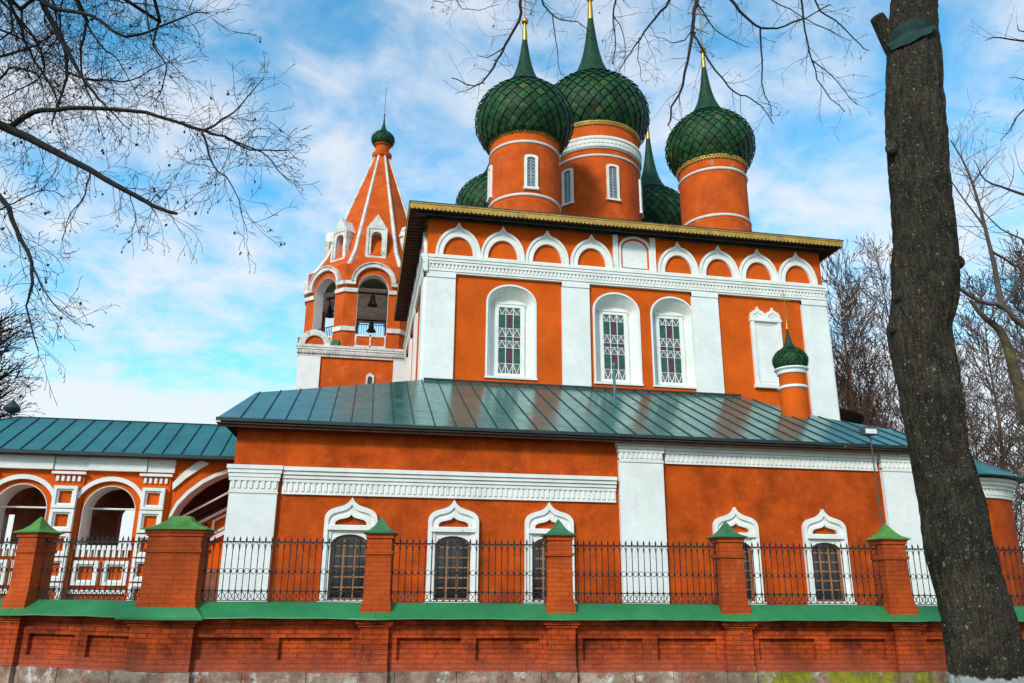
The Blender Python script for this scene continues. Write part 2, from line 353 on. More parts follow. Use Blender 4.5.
# tall stained glass windows in white splayed niches
def stained(cx, hw, zs):
    n_ = MB()
    outer = arch_curve(cx, hw, 9.92, zs, 14.07, 18); ih = .80
    inner = arch_curve(cx, ih, 10.02, 13.35, 13.62, 18)
    m_ = len(outer)
    n_.add([(x, Y0+.004, z) for x, z in outer]+[(x, Y0+.50, z) for x, z in inner], [(i, i+1, m_+i+1, m_+i) for i in range(m_-1)]+[(m_-1, 0, m_, 2*m_-1)])
    niche = chp(n_, 'window', WHITE)
    r = MB(); r.band(arch_curve(cx, hw+.075, 9.92, zs, 14.15, 18), arch_curve(cx, hw-.002, 9.92, zs, 14.07, 18), Y0-.035, Y0+.02)
    r.box(cx-hw-.1, cx+hw+.1, Y0-.07, Y0+.05, 9.83, 9.919)
    chp(r, 'window_surround', TRIM, niche)
    b = MB(); b.box(cx-ih-.05, cx+ih+.05, Y0+.505, Y0+.56, 9.95, 13.7); chp(b, 'back_panel', WHITE, niche)
    f = MB(); gx0, gx1, gz0, gz1 = cx-.50, cx+.50, 10.18, 13.22
    yb = Y0+.44
    for a, b_ in ((gx0-.17, gx0), (gx1, gx1+.17)): f.box(a, b_, yb-.03, Y0+.50, gz0-.12, gz1+.14)
    f.box(gx0, gx1, yb-.03, Y0+.50, gz1, gz1+.14); f.box(gx0, gx1, yb-.03, Y0+.50, gz0-.12, gz0)
    f.box(gx0-.21, gx1+.21, yb-.06, Y0+.5, gz1+.145, gz1+.20)
    chp(f, 'frame', TRIM, niche)
    H = gz1-gz0
    rows = [('z', .105), ('r', .215, 'GRG'), ('w', .125), ('r', .065, 'RGR'), ('w', .105), ('r', .235, 'GRG'), ('z', .15)]
    gl = {'G': MB(), 'R': MB(), 'N': MB()}; ld = MB(); z = gz1; t = .026
    cw = (gx1-gx0)/3
    for row in rows:
        h = row[1]*H; za, zb = z-h, z
        if row[0] == 'r':
            for i, ch in enumerate(row[2]): gl[ch].box(gx0+i*cw, gx0+(i+1)*cw, yb+.02, yb+.03, za, zb)
        else:
            gl['N'].box(gx0, gx1, yb+.02, yb+.03, za, zb)
            for i in range(3):
                a = gx0+i*cw; c_ = a+cw/2; e = a+cw
                top, bot = (zb, za) if row[0] == 'z' else (za, zb)
                for p, q in (((a, top), (c_, bot)), ((c_, bot), (e, top))):
                    ld.prism([(p[0]-t/2, p[1]), (p[0]+t/2, p[1]), (q[0]+t/2, q[1]), (q[0]-t/2, q[1])], yb-.006, yb+.019)
        ld.box(gx0, gx1, yb-.01, yb+.02, za-t*.35, za+t*.35)
        z = za
    for i in range(4): ld.box(gx0+i*cw-t/2, gx0+i*cw+t/2, yb-.012, yb+.021, gz0, gz1)
    chp(gl['G'], 'pane', SG_G, niche); chp(gl['R'], 'pane', SG_R, niche); chp(gl['N'], 'pane', SG_N, niche)
    chp(ld, 'glazing_bar', TRIM, niche)
for a in wins: stained(*a)

# white blind window with a double pointed crest
bw = MB(); bx0, bx1 = 17.22, 18.72; bc = (bx0+bx1)/2
bw.box(bx0, bx0+.17, Y0-.14, Y0+.02, 10.2, 13.35); bw.box(bx1-.17, bx1, Y0-.14, Y0+.02, 10.2, 13.35)
bw.box(bx0-.05, bx1+.05, Y0-.18, Y0+.02, 10.03, 10.2); bw.box(bx0-.04, bx1+.04, Y0-.17, Y0+.02, 13.22, 13.36)
bw.box(bx0+.17, bx1-.17, Y0-.04, Y0+.02, 10.2, 13.3)
for c in (bx0+.375, bx1-.375):
    bw.band(ogee(c, .375, 13.36, 13.40, 13.95), ogee(c, .25, 13.36, 13.38, 13.72), Y0-.13, Y0+.02)
    bw.band(ogee(c, .25, 13.36, 13.38, 13.72), ogee(c, .12, 13.36, 13.37, 13.52), Y0-.09, Y0+.02)
    bw.prism(ogee(c, .13, 13.36, 13.37, 13.53), Y0-.05, Y0+.02)
bwo = chp(bw, 'blind_window', TRIM)
q = MB(); q.box(bx0+.27, bx0+.31, Y0-.08, Y0-.03, 10.33, 13.1); q.box(bx1-.31, bx1-.27, Y0-.08, Y0-.03, 10.33, 13.1); q.box(bx0+.31, bx1-.31, Y0-.08, Y0-.03, 13.06, 13.1)
q.box(bx0+.312, bx1-.312, Y0-.06, Y0-.035, 10.33, 13.055)
chp(q, 'panel', WHITE, bwo)

# central attic window between white strips
aw = MB()
for a, b in ((10.66,10.90),(12.46,12.72)): aw.box(a, b, Y0-.12, Y0+.02, 15.2, 17.08)
aw.band(arch_curve(11.72, .78, 15.2, 16.35, 16.98), arch_curve(11.72, .68, 15.2, 16.3, 16.88), Y0-.10, Y0+.02)
aw.box(11.04, 12.40, Y0-.12, Y0+.02, 15.2, 15.33)
awo = chp(aw, 'attic_window', TRIM)
q = MB(); q.band(arch_curve(11.72, .679, 15.33, 16.3, 16.875), arch_curve(11.72, .60, 15.33, 16.3, 16.80), Y0-.03, Y0+.02); chp(q, 'red_rim', ORANGE, awo)
q = MB(); q.prism(arch_curve(11.72, .60, 15.36, 16.3, 16.79), Y0-.012, Y0+.02); chp(q, 'blind_panel', WHITE, awo)
q = MB(); q.box(11.13, 12.31, Y0-.05, Y0+.0, 15.335, 15.40); chp(q, 'sill', SEAM, awo)

# upper roof: soffit, fascia, valance and low hipped metal roof
EV = .88
ex0, ex1, ey0, ey1 = X0-EV, X1+.75, Y0-EV, Y1+EV
r = MB(); zt = 17.36
ins = 4.2; zr = 19.3
r.add([(ex0-.06,ey0-.06,zt),(ex1+.06,ey0-.06,zt),(ex1+.06,ey1+.06,zt),(ex0-.06,ey1+.06,zt),(ex0+ins+2,ey0+ins+2,zr),(ex1-ins-2,ey0+ins+2,zr),(ex1-ins-2,ey1-ins-2,zr),(ex0+ins+2,ey1-ins-2,zr),
       (ex0-.06,ey0-.06,zt-.05),(ex1+.06,ey0-.06,zt-.05),(ex1+.06,ey1+.06,zt-.05),(ex0-.06,ey1+.06,zt-.05)],
      [(0,1,5,4),(1,2,6,5),(2,3,7,6),(3,0,4,7),(4,5,6,7),(8,9,1,0),(9,10,2,1),(10,11,3,2),(11,8,0,3),(11,10,9,8)])
ur = chp(r, 'upper_roof', SEAM)
s_ = MB()
s_.box(ex0, ex1, ey0, Y0, 17.12, 17.16); s_.box(ex0, ex1, Y1, ey1, 17.12, 17.16); s_.box(ex0, X0, Y0, Y1, 17.12, 17.16); s_.box(X1, ex1, Y0, Y1, 17.12, 17.16)
i = ey0+.1
while i < ey1:                      # board battens under the eaves
    s_.box(ex0+.02, X0-.002, i, i+.07, 17.085, 17.119) if i > Y0 else None
    s_.box(X1+.002, ex1-.02, i, i+.07, 17.085, 17.119) if i > Y0 else None
    i += .36
for k in range(3): s_.box(ex0+.02, ex1-.02, ey0+.12+k*.27, ey0+.16+k*.27, 17.09, 17.119)
chp(s_, 'soffit', SOFFIT, ur)
s_ = MB(); s_.box(X0, X1, Y0-.12, Y0+.02, 16.98, 17.118); s_.box(ex0+.3, ex1-.3, ey0+.42, ey0+.47, 16.99, 17.119); s_.box(X0-.12, X0+.02, Y0, Y1, 16.98, 17.118)
chp(s_, 'grey_frieze_board', GREYM, ur)
def valance(T, length):
    v = MB(T); n_ = int(length/.19); p = length/n_
    v.box(0, length, -.03, .0, 17.12, 17.31)
    for i in range(n_):
        a = i*p
        v.prism([(a, 17.119), (a+p*.12, 17.04), (a+p*.5, 16.995), (a+p*.88, 17.04), (a+p, 17.119)], -.028, -.002)
    v.box(0, length, -.055, -.031, 17.26, 17.31)
    return v
chp(valance(F(ex0, ey0, 0), ex1-ex0), 'valance', GOLDV, ur)
chp(valance(F(ex0, ey1, -pi/2), ey1-ey0), 'valance', GOLDV, ur)
chp(valance(F(ex1, ey0, pi/2), ey1-ey0), 'valance', GOLDV, ur)

# ---- drums and onion domes
PROF = [(.72,0),(.80,.06),(.88,.17),(.955,.29),(.992,.41),(1.0,.53),(.985,.66),(.94,.78),(.865,.89),(.765,.99),(.65,1.075),(.54,1.145),(.455,1.205)]
SP = [(.50,1.165),(.455,1.212),(.385,1.29),(.315,1.385),(.255,1.49),(.205,1.605),(.165,1.735),(.130,1.88),(.098,2.06),(.055,2.36)]
def pr_at(t):       # profile at fraction t of its length
    Ls = [0]
    for i in range(1, len(PROF)): Ls.append(Ls[-1]+math.dist(PROF[i], PROF[i-1]))
    d = t*Ls[-1]
    for i in range(1, len(PROF)):
        if d <= Ls[i]+1e-9:
            k = (d-Ls[i-1])/(Ls[i]-Ls[i-1]); a, b = PROF[i-1], PROF[i]
            return (a[0]+(b[0]-a[0])*k, a[1]+(b[1]-a[1])*k)
    return PROF[-1]
def onion(cx, cy, z0, R, nseg=28, rows=15, hz=1.0, cross=3.0, ridge=.018, gold=True, parent=None, crossmat=None, spire=1.0, arms=True):
    pa = parent
    base = MB(); base.lathe([(R*r*.985, z0+R*z*hz) for r, z in [pr_at(i/24) for i in range(25)]], cx, cy, 64)
    dome = chp(base, 'dome', SCALE2, pa, smooth=True) if pa is None else base.build('dome', SCALE2, pa, smooth=True)
    P_ = pa or church
    # shingles: overlapping diamonds, point down, the lower point lifted
    t_ = MB(); rnd = random.Random(int(cx*100))
    def pt(t, a, off):
        r, z = pr_at(min(max(t, 0), 1)); r1, z1 = pr_at(min(1, t+.01)); r0, z0_ = pr_at(max(0, t-.01))
        dr, dz = r1-r0, z1-z0_; l = math.hypot(dr, dz) or 1; nr, nz_ = dz/l, -dr/l
        rr = R*r+off*nr; zz_ = z0+R*z*hz+off*nz_
        return (cx+rr*cos(a), cy+rr*sin(a), zz_)
    dt = 1/rows
    for i in range(-1, rows+1):
        for j in range(nseg):
            a = 2*pi*(j+(.5 if i % 2 else 0))/nseg; da = pi/nseg*.95
            tb, tm, tp = (i-1)*dt, i*dt, (i+1)*dt
            if tp <= 0 or tb >= 1: continue
            lift = R*ridge*(.8+.5*rnd.random()); jt = rnd.uniform(-.003, .003)
            vs = [pt(tb+dt*.05, a+jt, lift*1.9), pt(tm, a+da, lift), pt(tp-dt*.04, a, lift*.2), pt(tm, a-da, lift), pt(tm, a, lift*1.35)]
            t_.add(vs, [(0,1,4),(1,2,4),(2,3,4),(3,0,4)])
    t_.build('shingles', SCALE, dome)
    sp_ = MB(); sp_.lathe([(R*r, z0+R*(1.205+(z-1.205)*(spire if z > 1.205 else 1))*hz) for r, z in SP], cx, cy, 16); sp_.build('spire', SCALE2, dome, smooth=True, ang=60)
    zt_ = z0+R*(1.205+(2.36-1.205)*spire)*hz
    c = MB(); c.lathe([(R*.058, zt_), (R*.05, zt_+R*.22), (R*.03, zt_+R*.44)], cx, cy, 12); zb = zt_+R*.44
    c.ball((cx, cy, zb+R*.06), R*.08, 12)
    w_ = .020*cross/3
    cz = zb+R*.1
    c.box(cx-w_, cx+w_, cy-w_, cy+w_, cz, cz+cross)
    if arms:
        c.box(cx-cross*.11, cx+cross*.11, cy-w_*.9, cy+w_*.9, cz+cross*.84, cz+cross*.84+2*w_)
        c.box(cx-cross*.22, cx+cross*.22, cy-w_*.9, cy+w_*.9, cz+cross*.68, cz+cross*.68+2.2*w_)
        c.prism([(cx-cross*.13, cz+cross*.40), (cx-cross*.13, cz+cross*.40+2*w_), (cx+cross*.13, cz+cross*.32+2*w_), (cx+cross*.13, cz+cross*.32)], cy-w_*.9, cy+w_*.9)
        c.tube([(cx-cross*.13, cy, cz+cross*.17), (cx-cross*.08, cy, cz+cross*.11), (cx, cy, cz+cross*.09), (cx+cross*.08, cy, cz+cross*.11), (cx+cross*.13, cy, cz+cross*.17)], w_*.8, 5)
        for sx in (-.22, .22): c.ball((cx+cross*sx, cy, cz+cross*.68+w_), w_*1.6, 8)
    c.build('cross', crossmat or GOLD, dome, smooth=True)
    return dome
def drum(cx, cy, r, z0, z1, bandz=None, low=None, win=(), ornate=None):
    d = MB(); d.lathe([(r*1.03, z0), (r*1.03, low or z0+.5), (r, (low or z0+.5)+.06), (r, z1-.12)], cx, cy, 64)
    dr_ = chp(d, 'drum', DRUM, smooth=True)
    for z in bandz or []:
        b = MB(); b.lathe([(r, z-.08), (r+.05, z-.06), (r+.08, z), (r+.05, z+.05), (r, z+.08)], cx, cy, 64)
        b.build('band', TRIM, dr_, smooth=True)
    c = MB(); c.lathe([(r, z1-.20), (r+.05, z1-.18), (r+.06, z1-.08), (r+.12, z1-.05), (r+.13, z1+.04), (r-.05, z1+.08)], cx, cy, 64)
    nd = int(2*pi*r/.17)
    for i in range(nd):
        a = 2*pi*i/nd; T0 = c.T; c.T = Matrix.Translation((cx, cy, 0)) @ Matrix.Rotation(a, 4, 'Z')
        c.box(r+.02, r+.10, -.045, .045, z1-.16, z1-.05); c.T = T0
    c.build('crown_moulding', GOLDV, dr_, smooth=True)
    if ornate:
        za, zb = ornate; o = MB()
        o.lathe([(r, za), (r+.09, za+.03), (r+.09, zb-.03), (r, zb)], cx, cy, 64); nd = int(2*pi*r/.24)
        for i in range(nd):
            a = 2*pi*i/nd; T0 = o.T; o.T = Matrix.Translation((cx, cy, 0)) @ Matrix.Rotation(a, 4, 'Z')
            h = zb-za
            o.prism([(r+.08, 0)], 0, 0) if False else None
            o.box(r+.08, r+.15, -.05, .05, za+h*.12, za+h*.30); o.box(r+.08, r+.14, -.085, .085, za+h*.42, za+h*.62)
            o.box(r+.08, r+.15, .07, .17, za+h*.12, za+h*.30); o.box(r+.08, r+.17, -.03, .03, za+h*.74, za+h*.92); o.box(r+.08, r+.17, .09, .15, za+h*.74, za+h*.92)
            o.T = T0
        o.build('carved_band', TRIM, dr_, smooth=True)
    for a, zb, zt_, hw in win:
        T = Matrix.Translation((cx, cy, 0)) @ Matrix.Rotation(radians(a), 4, 'Z') @ Matrix.Translation((0, -r, 0))
        f = MB(T); f.band(arch_curve(0, hw, zb, zt_-.12, zt_, 10), arch_curve(0, hw-.13, zb, zt_-.22, zt_-.13, 10), -.09, .12)
        f.box(-hw-.04, hw+.04, -.12, .12, zb-.10, zb+.02)
        fo = f.build('window', TRIM, dr_)
        p = MB(T); p.box(-hw+.1, hw-.1, .0, .02, zb, zt_-.15); p.build('pane', SG_N, fo)
        k = MB(T)
        nn = int((zt_-zb)/.20)
        for i in range(nn): 
            z = zb+.1+i*(zt_-.25-zb)/nn
            for xx in (-hw+.13, 0):
                ww = hw-.13
                k.prism([(xx, z), (xx+.03, z), (xx+ww, z+.17), (xx+ww-.03, z+.17)], -.02, -.002); k.prism([(xx+ww-.03, z), (xx+ww, z), (xx+.03, z+.17), (xx, z+.17)], -.024, -.004)
        k.box(-.02, .02, -.03, -.001, zb, zt_-.2)
        k.build('glazing_bar', GRID, fo)
    return dr_
drum(7.02, 34.6, 1.74, 17.4, 22.7, [22.0, 19.15], 18.9, [(-1, 19.5, 21.25, .33), (-86, 19.6, 21.35, .28)])
onion(7.02, 34.6, 22.6, 2.50, 28, 15, hz=1.15, cross=3.4, spire=.92)
drum(17.17, 34.6, 1.72, 17.4, 22.45, [21.7, 19.1], 18.9, [(100, 19.6, 21.2, .28)])
onion(17.17, 34.6, 22.35, 2.30, 28, 15, hz=1.20, cross=3.4)
drum(12.15, 39.3, 2.58, 18.3, 26.15, [24.05], 20.4, [(-52, 21.4, 23.5, .36), (5, 21.4, 23.5, .36), (64, 21.4, 23.5, .36)], ornate=(24.45, 25.25))
onion(12.15, 39.3, 26.0, 3.25, 34, 17, hz=1.10, cross=4.2, spire=1.15)
for cx, cy in ((7.1, 44.0), (17.25, 43.6)):
    drum(cx, cy, 1.74, 17.4, 22.5, [21.7], 19.2, [(0, 19.6, 21.2, .28)])
    onion(cx, cy, 22.4, 2.48, 28, 15, hz=1.15, cross=2.2, spire=1.0 if cx < 10 else 1.2)

# ---------------------------------------------------------------- lower aisle
LY = 25.0
lw = MB()
holes = [(-.30, .55), (2.84, .55), (5.90, .55), (12.27, .55), (15.50, .58)]
wall_holes(lw, -3.90, 20.2, 0, 6.18, [(c, hw, 1.0, 2.60, 2.90) for c, hw in holes], LY, LY+.7, 14)
lw.box(-3.90, -3.2, LY+.7, 28.2, 0, 6.15); lw.add([(-3.9,25,6.14),(-3.3,25,6.14),(-3.3,25,6.38),(-3.9,25,6.38),(-3.9,28.2,6.14),(-3.3,28.2,6.14),(-3.3,28.2,7.78),(-3.9,28.2,7.78)], [(0,1,2,3),(5,4,7,6),(0,3,7,4),(1,5,6,2),(3,2,6,7)])
lw.box(19.5, 20.2, LY+.7, 31.9, 0, 6.15)
lw.box(-3.89, 2.1, 28.2, 28.8, 0, 7.3)
lwo = chp(lw, 'aisle_wall', ORANGE_LOW)
def pier(a, b, top, capz, base=0):
    p = MB(); p.box(a, b, LY-.16, LY+.02, base, top)
    po = chp(p, 'pilaster', WHITE)
    c = MB(); h = capz-top
    for (u, v, e) in ((0,.07,.02),(.08,.16,.0),(.44,.56,.04),(.57,.70,.06),(.71,.84,.09),(.85,1,.12)):
        c.box(a-e, b+e, LY-.17-e, LY+.02, top+u*h, top+v*h-.004)
    c.box(a, b, LY-.16, LY+.02, top, top+.44*h)
    n_ = int((b-a)/.17)
    for i in range(n_):
        xx = a+(i+.5)*(b-a)/n_; c.box(xx-.045, xx+.045, LY-.20, LY-.15, top+.17*h, top+.43*h)
    c.build('capital', TRIM, po)
pier(-3.93, -2.54, 4.05, 4.88); pier(8.27, 9.80, 5.38, 6.13); pier(17.95, 20.15, 5.38, 6.13)
# side of the corner pier towards the gallery
p = MB(); p.box(-3.95, -3.88, LY+.02, LY+1.2, 0, 4.07); chp(p, 'pilaster', WHITE)
def lcorn(a, b, z0, h):
    c = MB()
    for (u, v, e) in ((0,.07,.08),(.07,.44,.06),(.44,.56,.11),(.57,.70,.15),(.71,.84,.20),(.85,1,.25)):
        c.box(a, b, LY-e, LY+.02, z0+u*h, z0+v*h-.004)
    n_ = int((b-a)/.17)
    for i in range(n_):
        xx = a+(i+.5)*(b-a)/n_; c.box(xx-.045, xx+.045, LY-.095, LY-.04, z0+.12*h, z0+.43*h)
    chp(c, 'cornice', TRIM)
lcorn(-2.42, 8.15, 4.05, .82); lcorn(9.92, 17.83, 5.38, .75)
def aisle_window(cx, hw, crown=4.0, slant=0):
    s_ = MB(); y = LY
    A = ogee(cx, .79, .90, 3.27, crown); B = ogee(cx, .67, .90, 3.24, crown-.22)
    C_ = ogee(cx, .56, 3.10, 3.20, crown-.40); D_ = ogee(cx, .47, 3.10, 3.18, crown-.52)
    s_.band(A, B, y-.15, y+.02, y-.15)
    C2 = ogee(cx, .56, .90, 3.20, crown-.40); D2 = ogee(cx, hw, .90, 3.18, crown-.52)
    s_.band(B, C2, y-.09, y+.02)
    s_.band(C_, D_, y-.13, y+.02)
    so_ = chp(s_, 'window', TRIM)
    h = MB(); wall_holes(h, cx-.56, cx+.56, .98, 3.02, [(cx, hw, 1.0, 2.60, 2.90)], y-.05, y+.0, 14)
    h.box(cx-.70, cx+.70, y-.17, y-.001, 3.02, 3.14); h.box(cx-.66, cx+.66, y-.14, y-.001, 3.144, 3.17)
    h.box(cx-.84, cx+.84, y-.20, y-.001, .84, .975)
    h.build('sill_and_lintel', TRIM, so_)
    f = MB(); yb = y+.13
    f.band(arch_curve(cx, hw, 1.0, 2.60, 2.90, 14), arch_curve(cx, hw-.06, 1.0, 2.57, 2.84, 14), yb-.05, yb+.04)
    f.box(cx-hw+.06, cx+hw-.06, yb-.05, yb+.04, 1.0, 1.06)
    for k in (-1, 1): 
        x = cx+k*(hw-.06)/3; f.box(x-.028, x+.028, yb-.04, yb+.02, 1.06, 2.78)
    for k in range(1, 6):
        z = 1.06+k*.30; f.box(cx-hw+.06, cx+hw-.06, yb-.03, yb+.015, z-.022, z+.022)
    f.build('frame', FRAME, so_)
    g_ = MB(); g_.box(cx-hw+.01, cx+hw-.01, yb+.025, yb+.035, 1.0, 2.88); g_.build('pane', GLASS, so_)
for c, hw in holes: aisle_window(c, hw)
ib = MB(); ib.box(-3.1, 19.4, LY+.9, LY+1.0, 0, 4); chp(ib, 'interior_screen', DARKIN)
# plinth
p = MB(); p.box(-3.98, 20.3, LY-.10, LY+.02, 0, .55); chp(p, 'plinth', WHITE)

# main aisle roof: lean-to sheet with standing seams, hipped at both ends
K = (9.6-6.22)/(32-24.45)
def rz_(y): return 6.22+(y-24.45)*K
Xa, Xb = -4.45, 22.1
poly = [(-4.45,24.45),(21.0,24.45),(20.42,26.5),(18.1,28.52),(17.36,29.95),(16.5,31.99),(2.14,31.99),(-3.9,28.1)]
rf = MB()
rf.add([(x, y, rz_(y)) for x, y in poly]+[(x, y, rz_(y)-.07) for x, y in poly], [tuple(range(8)), tuple(range(15,7,-1))]+[(i+8,(i+1)%8+8,(i+1)%8,i) for i in range(8)])
# back slopes
rf.add([(-3.9,28.1,rz_(28.1)),(2.14,31.99,rz_(31.99)),(2.14,37,7.2),(-4.2,31.5,6.1),(-4.45,24.45,6.22)], [(0,1,2,3),(0,3,4)])
rf.add([(16.5,31.99,rz_(31.99)),(17.36,29.95,rz_(29.95)),(18.1,28.52,rz_(28.52)),(20.42,26.5,rz_(26.5)),(21.0,24.45,6.22),(22.4,31.99,7.3)], [(0,5,1),(1,5,2),(2,5,3),(3,5,4)])
# standing seams running up the slope
def inside_top(x):     # highest y on the roof at this x
    if x < -3.9: return 24.45+(x+4.45)/.55*3.65
    if x < 2.14: return 28.1+(x+3.9)/6.04*3.89
    if x < 16.5: return 31.99
    pts = [(16.5,31.99),(17.36,29.95),(18.1,28.52),(20.42,26.5),(21.0,24.45)]
    for (a, b), (c, d) in zip(pts, pts[1:]):
        if x <= c: return b+(x-a)/(c-a)*(d-b)
    return 24.45
x = -4.43; i = 0
rnd = random.Random(3)
aroof = chp(rf, 'aisle_roof', ROOF)
sm = MB()
while x < 20.9:
    yt = inside_top(x)
    if yt-24.45 > .3:
        w_ = .013
        for dy0, dy1 in ((24.44, yt),):
            vs = []
            for yy, hh in ((dy0, .035), (dy1, .035)):
                z = rz_(yy); vs += [(x-w_, yy, z+.001), (x+w_, yy, z+.001), (x+w_, yy, z+hh), (x-w_, yy, z+hh)]
            sm.add(vs, [(0,1,2,3),(7,6,5,4),(0,4,5,1),(1,5,6,2),(2,6,7,3),(3,7,4,0)])
    x += .66+rnd.uniform(-.02, .02)
sm.build('standing_seams', SEAM, aroof)
e = MB(); e.box(-4.47, 21.0, 24.40, 24.449, 6.13, 6.235);
e.build('eave_edge', SEAM, aroof)
e = MB(); e.box(-4.45, 20.95, 24.45, LY+.0, 6.06, 6.10); e.box(-4.40, 20.9, 24.52, 24.62, 5.98, 6.06)
e.build('soffit', SOFFIT, aroof)
v = MB(); v.tube([(9.47,28.73,8.0),(9.47,28.73,9.75)], .055, 10); v.lathe([(.07,9.7),(.09,9.74),(.06,9.86),(.01,9.9)], 9.47, 28.73, 10)
v.build('vent_pipe', ROOF2, aroof, smooth=True)

# flashing where the aisle roof meets the walls
fl = MB(); fl.box(2.2, 16.4, Y0-.20, Y0-.135, rz_(32)-.03, rz_(32)+.05); fl.build('flashing', SEAM, aroof)

# small cupola over the aisle
cx, cy = 17.12, 28.7
d = MB(); d.lathe([(.54,6.8),(.54,8.95),(.52,9.2),(.52,9.95)], cx, cy, 32); dd = chp(d, 'cupola_drum', ORANGE, smooth=True)
b = MB(); b.lathe([(.53,9.15),(.60,9.19),(.60,9.27),(.53,9.30)], cx, cy, 32); b.lathe([(.52,9.78),(.58,9.80),(.60,9.92),(.68,9.98),(.68,10.04),(.5,10.07)], cx, cy, 32)
b.build('band', TRIM, dd, smooth=True)
onion(cx, cy, 10.0, .70, 18, 10, hz=1.08, cross=1.35, ridge=.03)

# side chapel apse beyond the tree, and the main apse with its projecting eave
a = MB(); a.lathe([(3.05,0),(3.05,5.5)], 22.3, 28.6, 48, -pi/2-.6, pi/2); ap = chp(a, 'apse', ORANGE_LOW, smooth=True)
c = MB(); c.lathe([(3.06,4.62),(3.12,4.64),(3.12,4.70),(3.09,4.72),(3.09,4.95),(3.18,4.97),(3.2,5.06),(3.27,5.1),(3.28,5.2),(3.36,5.24),(3.36,5.34),(3.06,5.36)], 22.3, 28.6, 48, -pi/2-.6, pi/2)
for i in range(52):
    t = -pi/2-.5+i*.06; c.T = Matrix.Translation((22.3, 28.6, 0)) @ Matrix.Rotation(t, 4, 'Z'); c.box(3.08, 3.15, -.045, .045, 4.75, 4.94); c.T = Matrix.Identity(4)
c.build('cornice', TRIM, ap, smooth=True)
c = MB(); c.lathe([(3.1,5.40),(3.62,5.38),(3.66,5.42),(3.60,5.47),(.1,7.4)], 22.3, 28.6, 48, -pi/2-.6, pi/2); c.build('roof', ROOF, ap, smooth=True)
a = MB(); a.lathe([(3.4,0),(3.4,9.3)], 19.7, 37.0, 48, -pi/2, pi/2); ap = chp(a, 'apse', WHITE, smooth=True)
a = MB(); a.T = Matrix.Identity(4)
mz = MB(); mz.lathe([(3.0,9.32),(4.45,9.30),(4.5,9.36),(3.9,9.6),(.1,10.9)], 20.3, 36.6, 48, -pi/2, pi/2); mz.build('roof', SOFFIT, ap, smooth=True)
# ================================================================ BELL TOWER
bt = thing('bell_tower', 'octagonal orange bell tower with tent roof, white ribs and one tiny green dome', 'bell tower', (-.13, 54.5, 0))
def btp(mb, name, mt, parent=None, **k): return mb.build(name, mt, parent or bt, **k)
bx, by = -.13, 54.55
w = MB(); w.box(-4.5, 4.2, 50.1, 58.9, 0, 15.5); base = btp(w, 'base_wall', DRUM)
for a, b in ((-4.6, -3.2), (1.45, 2.4), (2.9, 4.3)):
    p = MB(); p.box(a, b, 49.97, 50.2, 0, 15.4); btp(p, 'pilaster', WHITE)
p = MB(); p.box(-4.62, -4.4, 50.2, 51.6, 0, 15.4); btp(p, 'pilaster', AGED)
c = MB()
for z, h, e in ((15.3,.12,.05),(15.45,.26,.09),(15.74,.12,.14),(15.88,.16,.18)): c.box(-4.6-e, 4.3+e, 50.0-e, 59.0+e, z, z+h)
for i in range(52): c.box(-4.7+i*.175, -4.62+i*.175, 49.82, 49.92, 15.47, 15.68)
btp(c, 'cornice', AGED)
c = MB(); wz = 13.3
c.band(ogee(.0, .26, wz, wz+.75, wz+1.15), ogee(.0, .15, wz, wz+.7, wz+.9), 50.0, 50.12); c.box(-.3, .3, 49.98, 50.1, wz-.1, wz)
wo_ = btp(c, 'window', AGED); q = MB(); q.box(-.15, .15, 50.05, 50.095, wz, wz+.9); q.build('pane', GLASS, wo_)
AP = 4.5; SIDE = 2*AP*math.tan(pi/8)
def face(k, ap=AP): return Matrix.Translation((bx, by, 0)) @ Matrix.Rotation(k*pi/4, 4, 'Z') @ Matrix.Translation((0, -ap, 0))
fl_ = MB(); fl_.lathe([(AP/cos(pi/8)*.97, 15.9), (.01, 15.92)], bx, by, 8, pi/8, 2*pi+pi/8); fl_.lathe([(AP/cos(pi/8)*.9, 21.55), (.01, 21.5)], bx, by, 8, pi/8, 2*pi+pi/8); btp(fl_, 'floor', AGED)
HS = SIDE/2
cei = MB(); cei.lathe([(AP/cos(pi/8)*.86, 20.45), (.01, 20.5)], bx, by, 8, pi/8, 2*pi+pi/8); btp(cei, 'ceiling', AGED)
